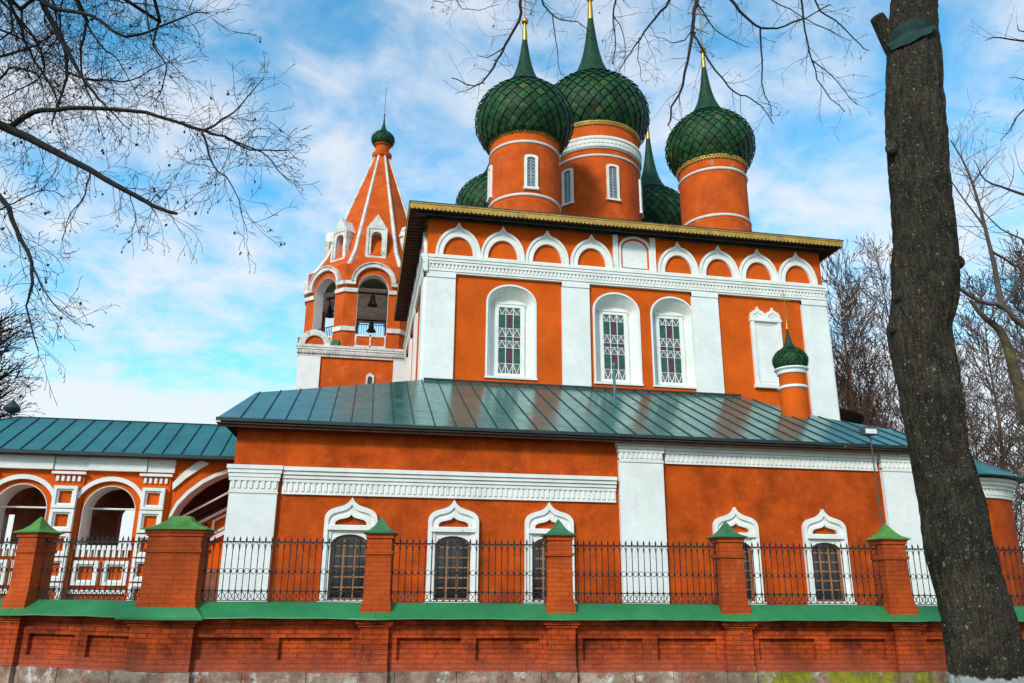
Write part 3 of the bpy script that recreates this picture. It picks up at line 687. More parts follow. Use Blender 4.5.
for k in range(8):
    T = face(k); w = MB(T)
    wall_holes(w, -HS, HS, 15.9, 21.9, [(0, 1.02, 16.95, 20.2, 21.25)], 0, .75, 16)
    btp(w, 'belfry_wall', DRUM)
    r = MB(T); cv = arch_curve(0, 1.015, 16.96, 20.2, 21.24, 16); n_ = len(cv)
    cv2 = arch_curve(0, 1.0, 16.96, 20.2, 21.22, 16)
    r.band(cv, cv2, .01, .74); btp(r, 'arch_lining', WHITE)
    t = MB(T)
    hood = arc(0, 20.6, 1.42, 180, 0, 20, 1.35); hood2 = arc(0, 20.6, 1.17, 180, 0, 20, 1.08)
    t.band(hood, hood2, -.22, .02); t.band(arc(0, 20.6, 1.47, 180, 0, 20, 1.42), arc(0, 20.6, 1.42, 180, 0, 20, 1.35), -.30, .02)
    t.box(-HS-.02, -1.17, -.22, .02, 20.38, 20.62); t.box(1.17, HS+.02, -.22, .02, 20.38, 20.62)
    t.box(-HS-.02, -1.03, -.12, .02, 19.85, 20.12); t.box(1.03, HS+.02, -.12, .02, 19.85, 20.12)
    t.box(-HS-.02, -1.03, -.12, .02, 17.15, 17.45); t.box(1.03, HS+.02, -.12, .02, 17.15, 17.45)
    t.box(-1.0, -.9, -.05, .02, 16.0, 16.95); t.box(.9, 1.0, -.05, .02, 16.0, 16.95); t.box(-.05, .05, -.05, .02, 16.0, 16.95)
    t.box(-.9, .9, -.05, .02, 16.82, 16.95); t.box(-.9, .9, -.05, .02, 16.02, 16.2)
    btp(t, 'arch_moulding', AGED)
    ra = MB(T)
    for i in range(13): ra.box(-.97+i*.16, -.94+i*.16, .32, .35, 16.95, 17.75)
    ra.box(-1.0, 1.0, .31, .36, 17.74, 17.79)
    btp(ra, 'railing', IRON)
    be = MB(T @ Matrix.Translation((0, 1.5, 0)))
    be.lathe([(.02,20.3),(.10,20.28),(.16,20.15),(.19,19.95),(.24,19.75),(.34,19.58),(.36,19.52),(.3,19.55)], 0, 0, 18)
    be.tube([(0,0,20.25),(0,0,20.4)], .03, 6); be.tube([(-1.5,0,20.4),(1.5,0,20.4)], .06, 6)
    btp(be, 'bell', BELL, smooth=True)
# the round gable on the base corner, beside a green roofed stub
kg = MB(F(-3.65, 49.95, 0)); kg.band(arc(0,16.0,1.0,180,0,16,1.05), arc(0,16.0,.62,180,0,16,.66), -.1, .6)
btp(kg, 'round_gable', AGED); kg = MB(F(-3.65, 49.95, 0)); kg.prism(arc(0,16.0,.61,180,0,16,.65), .05, .5); btp(kg, 'gable_panel', DRUM)
for x in (-4.5, -2.35): 
    kg = MB(); kg.box(x-.22, x+.22, 50.0, 51.0, 15.95, 16.5); btp(kg, 'green_flashing', CAPD)
# tent
R0, R1, ZA, ZB = (AP-.35)/cos(pi/8), .52, 21.9, 32.7
t = MB(); t.lathe([(R0*1.05, 21.75), (R0*.985, 22.1), (R0*.81, 23.4), (R1, ZB)], bx, by, 8, pi/8, 2*pi+pi/8)
tent = btp(t, 'tent_roof', DRUM)
rib = MB()
for k in range(8):
    a = pi/8+k*pi/4
    P_ = [(bx+r*cos(a), by+r*sin(a), z) for r, z in ((R0*1.04, 21.8), (R0*.985, 22.1), (R0*.81, 23.4), (R1*1.0, ZB))]
    o = MB(); o.tube(P_, [.16, .16, .15, .09], 6); o.build('rib', AGED, tent)
fr = (R0-(23.6-22.1)*((R0-R1)/(ZB-22.1)))*cos(pi/8)
for k in range(8):
    T = Matrix.Translation((bx, by, 0)) @ Matrix.Rotation(k*pi/4, 4, 'Z') @ Matrix.Translation((0, -3.35, 0))
    d = MB(T)
    d.band(arch_curve(0, .62, 22.9, 25.0, 25.01, 6), arch_curve(0, .36, 23.1, 24.45, 24.8, 6), -.25, .9)
    d.box(-.70, .70, -.35, .9, 22.7, 22.92)
    d.prism([(-.72, 25.0), (.72, 25.0), (.0, 26.1)], -.3, 1.0)
    d.box(-.72, -.55, -.33, 0, 22.92, 25.0); d.box(.55, .72, -.33, 0, 22.92, 25.0)
    dd = d.build('dormer', AGED, tent)
    g_ = MB(T); g_.add([(-.80,-.36,24.98),(0,-.36,26.2),(0,1.1,26.2),(-.8,1.1,24.98),(.80,-.36,24.98),(.8,1.1,24.98)], [(0,1,2,3),(1,4,5,2)]); g_.build('dormer_roof', CAPD, dd) if False else None
    g_ = MB(T); g_.box(-.36, .36, .3, .34, 22.92, 24.8); g_.build('opening', DARKIN, dd)
n_ = MB(); n_.lathe([(.52,32.4),(.72,32.6),(.76,32.85),(.54,32.95),(.52,33.5),(.64,33.6),(.64,33.7),(.45,33.75)], bx, by, 24); btp(n_, 'neck', DRUM, smooth=True)
dm = onion(bx, by, 33.7, .88, 16, 8, hz=1.05, cross=2.5, ridge=.03, parent=bt, crossmat=IRON, spire=1.1, arms=False)

# ================================================================ GALLERY (left)
ga = thing('porch_gallery', 'arcaded orange porch with white square mouldings under a teal metal roof, left of the church', 'porch', (-8, 29, 0))
def gp(mb, name, mt, parent=None, **k): return mb.build(name, mt, parent or ga, **k)
GY = 27.5; TG = F(0, GY, 0)
PC = [-6.63, -9.25, -11.87, -14.49]; AC = [-7.94, -10.56, -13.18]
w = MB(TG)
wall_holes(w, -15.0, -6.17, 2.55, 5.38, [(c, .79, 2.55, 3.60, 4.42) for c in AC], 0, .9, 18)
w.box(-15.0, -6.17, .12, .8, 0, 2.55)
# raking arch over the stairs
ra = [(-6.17,2.9),(-6.12,3.55),(-5.95,3.95),(-5.65,4.33),(-5.25,4.68),(-4.85,4.92),(-4.45,5.06),(-3.85,5.12)]
w.band([(x,5.38) for x,_ in ra], ra, 0, .9)
gp(w, 'arcade_wall', ORANGE)
for c in AC: gp(MB(TG).band(arch_curve(c, .79, 2.56, 3.60, 4.42, 18), arch_curve(c, .77, 2.56, 3.60, 4.40, 18), -.012, .91), 'arch_lining', WHITE)
gp(MB(TG).band(ra, [(x+.06, z-.10) for x, z in ra], -.02, .92), 'arch_lining', WHITE)
for c in AC: gp(MB(TG).band(arc(c, 3.7, 1.10, 160, 20, 16, 1.0), arc(c, 3.7, .98, 160, 20, 16, .86), -.12, .01), 'arch_hood', TRIM)
h = MB(TG)
h.band([(-6.12,4.55),(-5.8,4.95),(-5.45,5.25),(-5.3,5.33)], [(-6.10,4.33),(-5.72,4.72),(-5.32,5.04),(-5.05,5.22)], -.10, .01)
gp(h, 'arch_hood', TRIM)
fz = MB(TG)
for i, (a, b) in enumerate(((-15,-11.5),(-11.5,-9.75),(-9.72,-8.72),(-8.7,-6.95),(-6.93,-6.1))): fz.box(a, b, -.14-.05*(i%2), .01, 4.88, 5.30)
gp(fz, 'frieze', WHITE)
def square(T, cx, cz, s):
    o = MB(T); i = s*.56
    for (a, b, c, d) in ((-s,s,s*.72,s),(-s,s,-s,-s*.72),(-s,-s*.72,-s*.72,s*.72),(s*.72,s,-s*.72,s*.72)): o.box(cx+a, cx+b, -.16, 0, cz+c, cz+d)
    for (a, b, c, d) in ((-s*.72,s*.72,i,s*.72),(-s*.72,s*.72,-s*.72,-i),(-s*.72,-i,-i,i),(i,s*.72,-i,i)): o.box(cx+a, cx+b, -.10, 0, cz+c, cz+d)
    return gp(o, 'square_moulding', TRIM)
for c in PC:
    p = MB(TG); p.box(c-.46, c+.46, -.09, .005, 0, 4.86); gp(p, 'pier', ORANGE)
    T = F(0, GY-.09, 0)
    for z in (4.02, 3.30, 2.56, 1.82, 1.08): square(T, c, z, .345)
    d = MB(T); d.box(c-.50, c+.50, -.12, 0, 4.74, 4.82)
    for i in range(5): d.box(c-.36+i*.16, c-.28+i*.16, -.07, 0, 4.52, 4.68)
    gp(d, 'pier_head', TRIM)
T = F(0, GY+.12, 0)
for c in AC:
    for s in (-.44, .44): square(T, c+s, 1.72, .37)
    d = MB(T); d.box(c-.85, c+.85, -.13, 0, 2.42, 2.56); d.box(c-.85, c+.85, -.09, 0, 1.1, 1.24)
    for i in range(9): d.box(c-.80+i*.18, c-.70+i*.18, -.12, 0, 2.2, 2.42)
    gp(d, 'parapet_moulding', TRIM)
tie = MB(TG)
for c in AC: tie.tube([(c-.8,.45,3.72),(c+.8,.45,3.72)], .03, 6)
tie.tube([(-6.0,.5,3.42),(-4.0,.5,4.62)], .035, 6)
gp(tie, 'tie_rod', TRIM)
# inside of the gallery: vaulted back wall with openings, floor, ceiling
b = MB(F(0, 31.2, 0)); wall_holes(b, -15, -3.2, 0, 5.35, [(-8.35,.32,2.2,3.75,4.05),(-12.6,.5,2.6,3.7,4.2)], 0, .5, 12)
b.box(-15,-3.95,-3.6,0,5.25,5.34); b.box(-15,-6.2,-3.3,0,2.0,2.1)
for c in (-9.25,-11.87): b.band(arc(c+.3,3.7,1.3,180,0,12,1.4), arc(c+.3,3.7,1.0,180,0,12,1.1), -3.0, -2.6) if False else None
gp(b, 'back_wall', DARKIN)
b = MB()
for c in (-7.0,-9.25,-11.87):
    b.box(c-.16, c+.16, 29.4, 29.75, 2.1, 3.8)
b2 = MB(F(0,29.4,0)); 
wall_holes(b2, -15, -6.4, 3.6, 5.25, [(c, .95, 3.6, 3.61, 4.6) for c in AC], 0, .35, 14)
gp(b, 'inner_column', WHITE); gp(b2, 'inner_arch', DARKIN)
# raking stair parapet inside the last bay
st = MB(F(0, 28.75, 0)); lo = [(-6.6,1.9),(-3.7,2.75)]; 
st.prism([(-6.3,0),(-3.7,0),(-3.7,4.40),(-6.3,2.90)], 0, .3); gp(st, 'stair_parapet', ORANGE)
st = MB(F(0, 28.75, 0))
def para(x, z, s, k=.48):
    for (a, b, c, d) in ((-s,s,s*.68,s),(-s,s,-s,-s*.68),(-s,-s*.68,-s,s),(s*.68,s,-s,s)):
        st.prism([(x+a, z+c+a*k), (x+b, z+c+b*k), (x+b, z+d+b*k), (x+a, z+d+a*k)], -.09-.01*(abs(a)==s and abs(b)!=s), 0)
for x in (-5.38,-4.72,-4.06): para(x, 3.36+(x+4.72)*.57, .25, .57)
st.prism([(-6.0,2.02),(-3.7,3.12),(-3.7,3.28),(-6.0,2.18)], -.11, 0) if False else None
st.prism([(-6.2,2.22),(-3.7,3.62),(-3.7,3.48),(-6.2,2.08)], -.13, 0); st.prism([(-6.3,2.80),(-3.7,4.30),(-3.7,4.41),(-6.3,2.91)], -.12, 0)
gp(st, 'stair_moulding', TRIM)
st = MB(F(0, 28.85, 0))
st.tube([(-6.3,.05,3.10),(-3.7,.05,4.60)], .03, 5)
for i in range(22): st.tube([(-6.25+i*.115,.05,2.9+i*.0663),(-6.25+i*.115,.05,3.12+i*.0663)], .012, 4)
gp(st, 'stair_railing', IRON)
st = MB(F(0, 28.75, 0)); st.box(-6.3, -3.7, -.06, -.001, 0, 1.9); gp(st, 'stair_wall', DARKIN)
# roof of the gallery
EZ, RZ = 5.42, 6.92
gr = MB(); gr.add([(-16.5,27.05,EZ),(-3.92,27.05,EZ),(-3.92,29.7,RZ),(-12.05,29.7,RZ),(-14.9,27.05,EZ-.0),(-3.92,32.3,EZ),(-16.5,32.3,EZ)], [(4,1,2,3),(3,2,5,6)])
gr.add([(-14.9,27.05,EZ),(-12.05,29.7,RZ),(-16.5,32.3,EZ)], [(0,1,2)])
gr.add([(-14.9,27.05,EZ-.06),(-3.92,27.05,EZ-.06),(-3.92,32.3,EZ-.06),(-16.5,32.3,EZ-.06)], [(3,2,1,0)])
gro = gp(gr, 'roof', ROOF2)
sm = MB(); x = -14.3
while x < -4:
    ylim = 29.7 if x > -12.05 else 27.05+(x+14.9)/2.85*2.65
    vs = []
    for yy in (27.04, ylim):
        z = EZ+(yy-27.05)/2.65*(RZ-EZ); vs += [(x-.014,yy,z+.001),(x+.014,yy,z+.001),(x+.014,yy,z+.04),(x-.014,yy,z+.04)]
    sm.add(vs, [(0,1,2,3),(7,6,5,4),(0,4,5,1),(1,5,6,2),(2,6,7,3),(3,7,4,0)])
    x += .60
sm.tube([(-12.05,29.7,RZ+.01),(-3.95,29.7,RZ+.01)], .03, 6); sm.tube([(-14.9,27.05,EZ),(-12.05,29.7,RZ)], .03, 6)
sm.box(-14.9, -3.95, 26.98, 27.045, EZ-.10, EZ+.01); sm.build('standing_seams', SEAM, gro)
sf = MB(); sf.box(-14.9, -3.95, 27.05, 27.5, EZ-.12, EZ-.07); sf.build('soffit', SOFFIT, gro)
fi = MB(); fi.tube([(-12.25,29.7,6.8),(-12.25,29.7,7.1)], .05, 6); fi.lathe([(.05,7.05),(.22,7.12),(.28,7.22),(.24,7.3),(.12,7.42),(.03,7.52),(.01,7.6)], -12.25, 29.7, 14)
fi.build('finial', SEAM, gro, smooth=True)

# floodlight on a pole at the aisle eave
fl = thing('floodlight', 'grey floodlight box on a thin pole against the aisle wall, at its roof edge', 'floodlight', (17.2, 24.25, 0))
h = MB(); h.box(16.85, 17.35, 24.0, 24.30, 6.50, 6.72); h.frustum(17.1, 24.15, 6.72, 6.80, .22, .12, .15, .08); h.build('housing', GREYM, fl)
h = MB(); h.box(16.89, 17.31, 23.985, 23.999, 6.53, 6.69); h.build('lens', TRIM, fl)
h = MB(); h.tube([(17.2,24.22,0),(17.2,24.22,6.5)], .022, 8); h.tube([(17.12,24.15,6.4),(17.12,24.15,6.5)], .05, 6); h.build('pole', GREYM, fl, smooth=True)

# ================================================================ FENCE
QA = -radians(6.36); QB = radians(-26.36)
FA = Matrix.Translation((2.199,11.797,0)) @ Matrix.Rotation(QA, 4, 'Z')
FB = Matrix.Translation((-2.685,12.341,0)) @ Matrix.Rotation(QB, 4, 'Z')
def fence(T, label, posts, x0, x1, loc):
    t = thing('brick_fence', label, 'fence', loc)
    w = MB(T); w.box(x0, x1, .14, .50, 0, 1.05)
    # raised frames round two sunk panels in each bay
    ps = sorted(posts)
    ed = [x0]+ps+[x1]
    for a, b in zip(ed, ed[1:]):
        if b-a < .8: w.box(a, b, .07, .14, 0, 1.0); continue
        a2, b2 = a+.2*(a in ps), b-.2*(b in ps); m_ = (a2+b2)/2
        w.box(a2, b2, .07, .14, .36, .50); w.box(a2, b2, .07, .14, .80, 1.0)
        for c, d in ((a2, a2+.12), (m_-.11, m_+.11), (b2-.12, b2)): w.box(c, d, .07, .14, .50, .80)
        w.box(a2, b2, .07, .14, .0, .36)
    w.box(x0, x1, .035, .14, .965, 1.02); w.box(x0, x1, .005, .14, 1.0205, 1.055)
    w.build('wall', FWALL, t)
    pl = MB(T); rr = random.Random(int(x0*10)); x = x0
    while x < x1:
        d = min(rr.uniform(.45, .95), x1-x); pl.box(x+.004, x+d-.004, .03+rr.uniform(0,.015), .3, 0, .345+rr.uniform(-.008,.012)); x += d
    pl.build('plinth', PLINTH, t)
    for s in ps:
        p = MB(T); p.box(s-.20, s+.20, -.02, .14, .36, .95); p.box(s-.23, s+.23, -.05, .14, .951, .985); p.box(s-.26, s+.26, -.075, .14, .986, 1.04)
        p.box(s-.21, s+.21, -.03, .14, .36, .42); p.build('pilaster', FWALL, t)
        p = MB(T); p.box(s-.215, s+.215, -.045, .14, 0, .352); p.build('plinth', PLINTH, t)
    # sheet metal coping, one length per bay
    for a, b in zip(ed, ed[1:]):
        if b-a < .3: continue
        c = MB(T); n_ = 8
        vs = []
        for i in range(n_+1):
            x = a+(b-a)*i/n_; j = .004*sin(i*2.1+a)+.012*sin(pi*i/n_)-.006
            e = -.135-(.03 if min(abs(x-q) for q in ps) < .3 else 0)
            vs += [(x,e,1.058+j),(x,e+.004,1.075+j),(x,.25,1.275+.3*j),(x,.62,1.08+j),(x,.5,1.06+j)]
        fs = [(5*i+k,5*i+5+k,5*i+5+(k+1)%5,5*i+(k+1)%5) for i in range(n_) for k in range(5)]
        c.add(vs, fs+[(0,1,2,3,4),tuple(5*n_+k for k in (4,3,2,1,0))]); c.tube([(a,-.11,1.085),(a,.25,1.283)], .012, 4); c.build('coping', COPING, t)
    return t
def post(T, t, s, w=.175, kind=0, top=2.245):
    p = MB(T); c = .235
    p.frustum(s, c-.0, 1.0, 1.245, .215, .235, .215, .235)
    p.frustum(s, c, 1.245, 1.30, .205, .22, .205, .22); p.frustum(s, c, 1.3, 1.36, .195, .205, .195, .205)
    p.frustum(s, c, 1.36, 1.95, .185, .19, .18, .185)
    p.frustum(s, c, 1.95, 2.0, .205, .21, .205, .21)
    p.frustum(s, c, 2.0, 2.18, .18, .185, .18, .185); p.frustum(s, c, 2.18, 2.225, .20, .205, .20, .205); p.frustum(s, c, 2.225, top, .215, .22, .215, .22)
    po = p.build('post', FBRICK, t)
    c_ = MB(T); n_ = 5
    pr = [(.245, top), (.25, top+.015), (.16, top+.055), (.095, top+.12), (.045, top+.20), (.006, top+.255)]
    for (a, z), (b, z2) in zip(pr, pr[1:]): c_.frustum(s, c, z, z2, a, a*1.0, b, b*1.0)
    c_.build('cap', (CAPG, CAPD)[kind], po)
    return po
PS = [-1.93, .75, 3.37, 5.95, 8.60, 11.2]
fa = fence(FA, 'long straight painted brick fence with green coping and capped posts before the church', PS, -4.62, 14, (2.2, 11.8, 0))
for i, s in enumerate(PS): post(FA, fa, s, kind=0 if i == 3 else 1)
PB = [-2.62, -5.3]
fb = fence(FB, 'brick fence wall turning away at the left, in front of the arcaded porch', PB, -8.2, -.30, (-4, 13.1, 0))
for s in PB: post(FB, fb, s, kind=0)
# wide chamfered corner post (belongs to the long fence)
def cornerpoly(d, z0, z1, mb):
    # footprint: front right edge on FA, bend at the corner, left edge on FB
    A = FA @ Vector((-4.915+.46+d, -d, 0)); Bp = Vector((-2.685, 12.341, 0)); nb = (FA.to_3x3() @ Vector((0,-1,0)) + FB.to_3x3() @ Vector((0,-1,0))).normalized()
    Bp = Bp+nb*d; Cc = FB @ Vector((-.44-d, -d, 0)); D = FB @ Vector((-.44-d, .48+d, 0)); E_ = FA @ Vector((-4.915+.46+d, .48+d, 0))
    pts = [(p.x, p.y) for p in (A, E_, D, Cc, Bp)]
    n_ = 5; mb.add([(x,y,z0) for x,y in pts]+[(x,y,z1) for x,y in pts], [tuple(range(n_-1,-1,-1)), tuple(range(n_,2*n_))]+[(i,(i+1)%n_,(i+1)%n_+n_,i+n_) for i in range(n_)])
    return pts
cp = MB(); cornerpoly(.0, 1.0, 1.25, cp); cornerpoly(-.012, 1.25, 1.30, cp); cornerpoly(-.025, 1.30, 1.95, cp); cornerpoly(.0, 1.95, 2.0, cp); cornerpoly(-.03, 2.0, 2.18, cp); cornerpoly(-.01, 2.18, 2.225, cp); cornerpoly(.01, 2.225, 2.27, cp)
cpo = cp.build('corner_post', FBRICK, fa)
c1 = MB(); pa_ = cornerpoly(.05, 2.27, 2.285, c1)
mx_, my_ = sum(p[0] for p in pa_)/5, sum(p[1] for p in pa_)/5
lv = [[(mx_+(x-mx_)*k, my_+(y-my_)*k, z) for x, y in pa_] for k, z in ((1,2.285),(.66,2.33),(.40,2.40),(.30,2.47))]
for a, b in zip(lv, lv[1:]): c1.add(a+b, [(i,(i+1)%5,(i+1)%5+5,i+5) for i in range(5)])
c1.add(lv[-1], [(0,1,2,3,4)]); c1.build('cap', CAPG, cpo)
cw = MB(); cornerpoly(.02, .36, .95, cw); cornerpoly(.05, .951, .985, cw); cornerpoly(.075, .986, 1.04, cw); cw.build('corner_pilaster', FWALL, fa)
cw = MB(); cornerpoly(.045, 0, .352, cw); cw.build('plinth', PLINTH, fa)
cw = MB(); a_ = cornerpoly(.17, 1.037, 1.07, cw); b_ = [(mx_+(x-mx_)*.75, my_+(y-my_)*.75, 1.20) for x, y in a_]
cw.add([(x,y,1.07) for x,y in a_]+b_, [(i,(i+1)%5,(i+1)%5+5,i+5) for i in range(5)]); cw.build('coping', COPING, fa)

# wrought iron railing sections between the posts
spk = MB(); spk.tube([(0,0,1.30),(0,0,2.11)], .0065, 5); spk.ball((0,0,1.70), .017, 6); spk.ball((0,0,2.03), .012, 6)
spk.lathe([(.006,2.12),(.013,2.135),(.015,2.15),(.008,2.175),(.001,2.20)], 0, 0, 6); spk.lathe([(.012,1.41),(.014,1.43),(.012,1.45)],0,0,6)
SPK = None
def ring_pts(cx, cz, r, n=10): return [(cx+r*cos(2*pi*i/n), 0, cz+r*sin(2*pi*i/n)) for i in range(n+1)]
protoP = protoR = None
def railing(T, a, b, label):
    global protoP, protoR
    n_ = max(1, round((b-a)/.094)); p = (b-a)/n_
    mid = T @ Vector(((a+b)/2, .22, 1.28)); ang = T.to_euler().z
    t = thing('iron_railing', label, 'railing', tuple(mid), ang, 'wrought iron railing sections on the brick fence')
    L0 = (a-b)/2; ZO = -1.28
    Tl = Matrix.Translation((0,0,ZO))
    r = MB(Tl); r.box(L0, -L0, -.009, .009, 2.105, 2.125); r.box(L0, -L0, -.008, .008, 1.415, 1.43); r.box(L0, -L0, -.008, .008, 1.285, 1.297); r.build('rails', IRON, t, local=True)
    s_ = MB(Tl); i = 0
    npd = n_
    for i in range(npd):
        x = L0+i*p
        pts = [(x,0,1.30),(x+p*.25,0,1.325),(x+p*.5,0,1.365),(x+p*.75,0,1.325),(x+p,0,1.30)] 
        if i % 2 == 0: pts = [(x,0,1.41),(x+p*.3,0,1.395),(x+p*.7,0,1.325),(x+p,0,1.30)]
        else: pts = [(x,0,1.30),(x+p*.3,0,1.325),(x+p*.7,0,1.395),(x+p,0,1.41)]
        s_.tube(pts, .006, 4)
        pts2 = [(q[0],0,2.71-q[2]) for q in pts]; s_.tube(pts2, .006, 4)
        s_.tube([(x,0,1.98),(x+p*.08,0,2.05),(x+p*.3,0,2.095),(x+p*.5,0,2.103),(x+p*.7,0,2.095),(x+p*.92,0,2.05),(x+p,0,1.98)], .005, 4)
    s_.build('scrollwork', IRON, t, local=True, smooth=True)
    for i in range(n_+1):
        if protoP is None:
            spk.T = Matrix.Identity(4); spk.v = [(x, y, z-1.28) for x, y, z in spk.v]
            o = spk.build('picket', IRON, t, local=True, smooth=True); protoP = o
        else:
            o = protoP.copy(); COL.objects.link(o); o.parent = t
        o.location = (L0+i*p, 0, 0)
    for i in range(n_):
        if protoR is None:
            rr = MB(); rr.tube(ring_pts(0, .42, .037), .005, 4, cap=False); o = rr.build('ring', IRON, t, local=True, smooth=True); protoR = o
        else:
            o = protoR.copy(); COL.objects.link(o); o.parent = t
        o.location = (L0+(i+.5)*p, 0, 0)
E0 = -4.455
gaps = [(FA, E0+.01, PS[0]-.2, 'black iron railing section just right of the wide corner post, before the white corner pilaster'),
        (FA, PS[0]+.2, PS[1]-.2, 'black iron railing section in front of the middle one of the three left aisle windows'),
        (FA, PS[1]+.2, PS[2]-.2, 'black iron railing section in front of the middle white pilaster of the aisle'),
        (FA, PS[2]+.2, PS[3]-.2, 'black iron railing section in front of the rightmost arched aisle window'),
        (FA, PS[3]+.2, PS[4]-.2, 'black iron railing section running behind the big tree trunk'),
        (FA, PS[4]+.2, PS[5]-.2, 'black iron railing section at the far right edge, before the rounded apse'),
        (FB, PB[0]+.2, -.45, 'black iron railing section left of the wide corner post, before the porch arches'),
        (FB, PB[1]+.2, PB[0]-.2, 'black iron railing section at the far left edge of the fence')]
for g_ in gaps: railing(*g_)
TRUNK=[(5.92,7.04,0.71,0.350),(5.91,7.04,1.09,0.350),(5.88,7.04,1.45,0.331),(5.83,7.05,1.92,0.332),(5.82,7.05,2.40,0.318),(5.78,7.06,2.91,0.298),(5.77,7.06,3.43,0.319),(5.76,7.06,3.87,0.319),(5.76,7.06,4.20,0.328),(5.88,7.04,4.60,0.354),(5.94,7.03,5.01,0.359),(5.97,7.02,5.26,0.340),(6.00,7.02,5.75,0.334),(6.05,7.01,6.39,0.341),(6.11,7.00,7.05,0.337),(6.18,6.99,7.61,0.318),(6.23,6.98,8.04,0.298),(6.30,6.96,8.48,0.285)]
LEFT = [
    ([(-6.22,10.31,7.70), (-5.49,10.11,7.46), (-4.86,9.93,7.16), (-4.30,9.75,6.86), (-3.59,9.55,6.46), (-2.90,9.36,6.04), (-2.42,9.20,5.80)], 0.075, 0.030),
    ([(-4.89,10.07,7.21), (-4.69,9.94,7.24), (-4.47,9.81,7.34), (-3.98,9.63,7.33), (-3.19,9.39,7.26), (-2.65,9.20,7.06), (-2.20,9.02,6.86), (-1.91,8.88,6.72), (-1.57,8.72,6.50), (-1.09,8.54,6.43)], 0.035, 0.006),
    ([(-2.21,9.06,6.88), (-1.98,8.91,6.97), (-1.76,8.77,7.12), (-1.49,8.62,7.43)], 0.014, 0.004),
    ([(-2.21,9.06,6.85), (-2.02,8.96,6.37), (-1.75,8.84,6.07), (-1.51,8.72,5.45)], 0.013, 0.003),
    ([(-1.91,8.90,6.73), (-1.43,8.68,6.45), (-1.11,8.48,6.04), (-0.89,8.30,5.82)], 0.010, 0.003),
    ([(-5.12,10.31,10.27), (-4.94,10.31,9.51), (-4.64,10.29,8.98), (-4.50,10.30,8.73), (-4.40,10.31,8.34), (-4.42,10.35,7.96), (-4.49,10.40,7.51)], 0.045, 0.008),
    ([(-4.61,10.22,8.93), (-4.22,10.10,8.29), (-3.86,9.98,7.79), (-3.63,9.88,7.55), (-3.28,9.77,7.19)], 0.028, 0.005),
    ([(-5.03,10.09,9.73), (-4.69,9.96,9.11), (-4.02,9.77,8.88), (-3.48,9.60,8.48), (-3.02,9.45,8.60), (-2.57,9.30,8.76), (-2.36,9.19,8.69)], 0.030, 0.004),
    ([(-4.39,10.28,8.29), (-4.10,10.16,8.13), (-3.79,10.04,8.08), (-3.44,9.92,8.04), (-3.05,9.78,8.22), (-2.76,9.67,8.35)], 0.016, 0.003),
    ([(-5.92,10.87,10.45), (-5.61,10.85,9.77), (-5.37,10.85,9.36), (-5.21,10.86,8.99), (-4.80,10.82,8.39), (-4.61,10.83,8.01)], 0.030, 0.006),
    ([(-5.28,9.53,6.53), (-4.43,9.34,5.91), (-4.15,9.25,5.45), (-3.88,9.17,5.03), (-3.81,9.12,4.68), (-3.80,9.08,4.49), (-3.57,9.01,3.96)], 0.032, 0.005),
    ([(-3.88,9.17,5.00), (-3.54,9.00,4.54), (-3.18,8.83,4.22)], 0.010, 0.003),
    ([(-5.92,11.07,8.24), (-5.55,11.00,8.54), (-5.39,10.97,8.71), (-4.91,10.88,8.52), (-4.55,10.82,8.17)], 0.020, 0.004),
    ([(-6.32,11.35,9.70), (-5.83,11.26,9.52), (-5.38,11.18,9.31), (-5.02,11.11,9.00), (-4.48,11.01,8.57)], 0.018, 0.004),
    ([(-6.44,11.58,10.62), (-5.77,11.45,9.96), (-5.38,11.38,9.50), (-5.14,11.33,8.96), (-5.45,11.39,8.61), (-5.71,11.44,8.43)], 0.022, 0.005),
    ([(-5.11,11.02,10.74), (-4.77,10.99,10.02), (-4.28,10.92,9.23), (-3.99,10.89,8.99), (-3.57,10.84,8.32)], 0.020, 0.004),
    ([(-6.34,10.95,8.69), (-5.58,10.70,8.62), (-4.95,10.48,8.80), (-4.64,10.33,8.94)], 0.020, 0.008),
    ([(-5.05,11.42,10.91), (-4.37,11.19,10.29), (-3.70,10.96,10.08), (-3.12,10.76,9.91)], 0.014, 0.003),
    ([(-5.33,10.46,5.89), (-4.84,10.29,6.14), (-4.58,10.16,6.25), (-4.25,10.02,6.35), (-3.88,9.88,6.18)], 0.012, 0.003),
    ([(-3.62,9.63,6.49), (-3.61,9.59,6.13), (-3.73,9.58,5.84), (-3.75,9.55,5.49)], 0.009, 0.003),
    ([(-3.01,9.31,6.07), (-2.90,9.29,5.78), (-2.81,9.27,5.52)], 0.006, 0.002),
    ([(-2.75,9.26,5.94), (-2.58,9.18,6.09), (-2.46,9.11,5.73)], 0.006, 0.002),
]
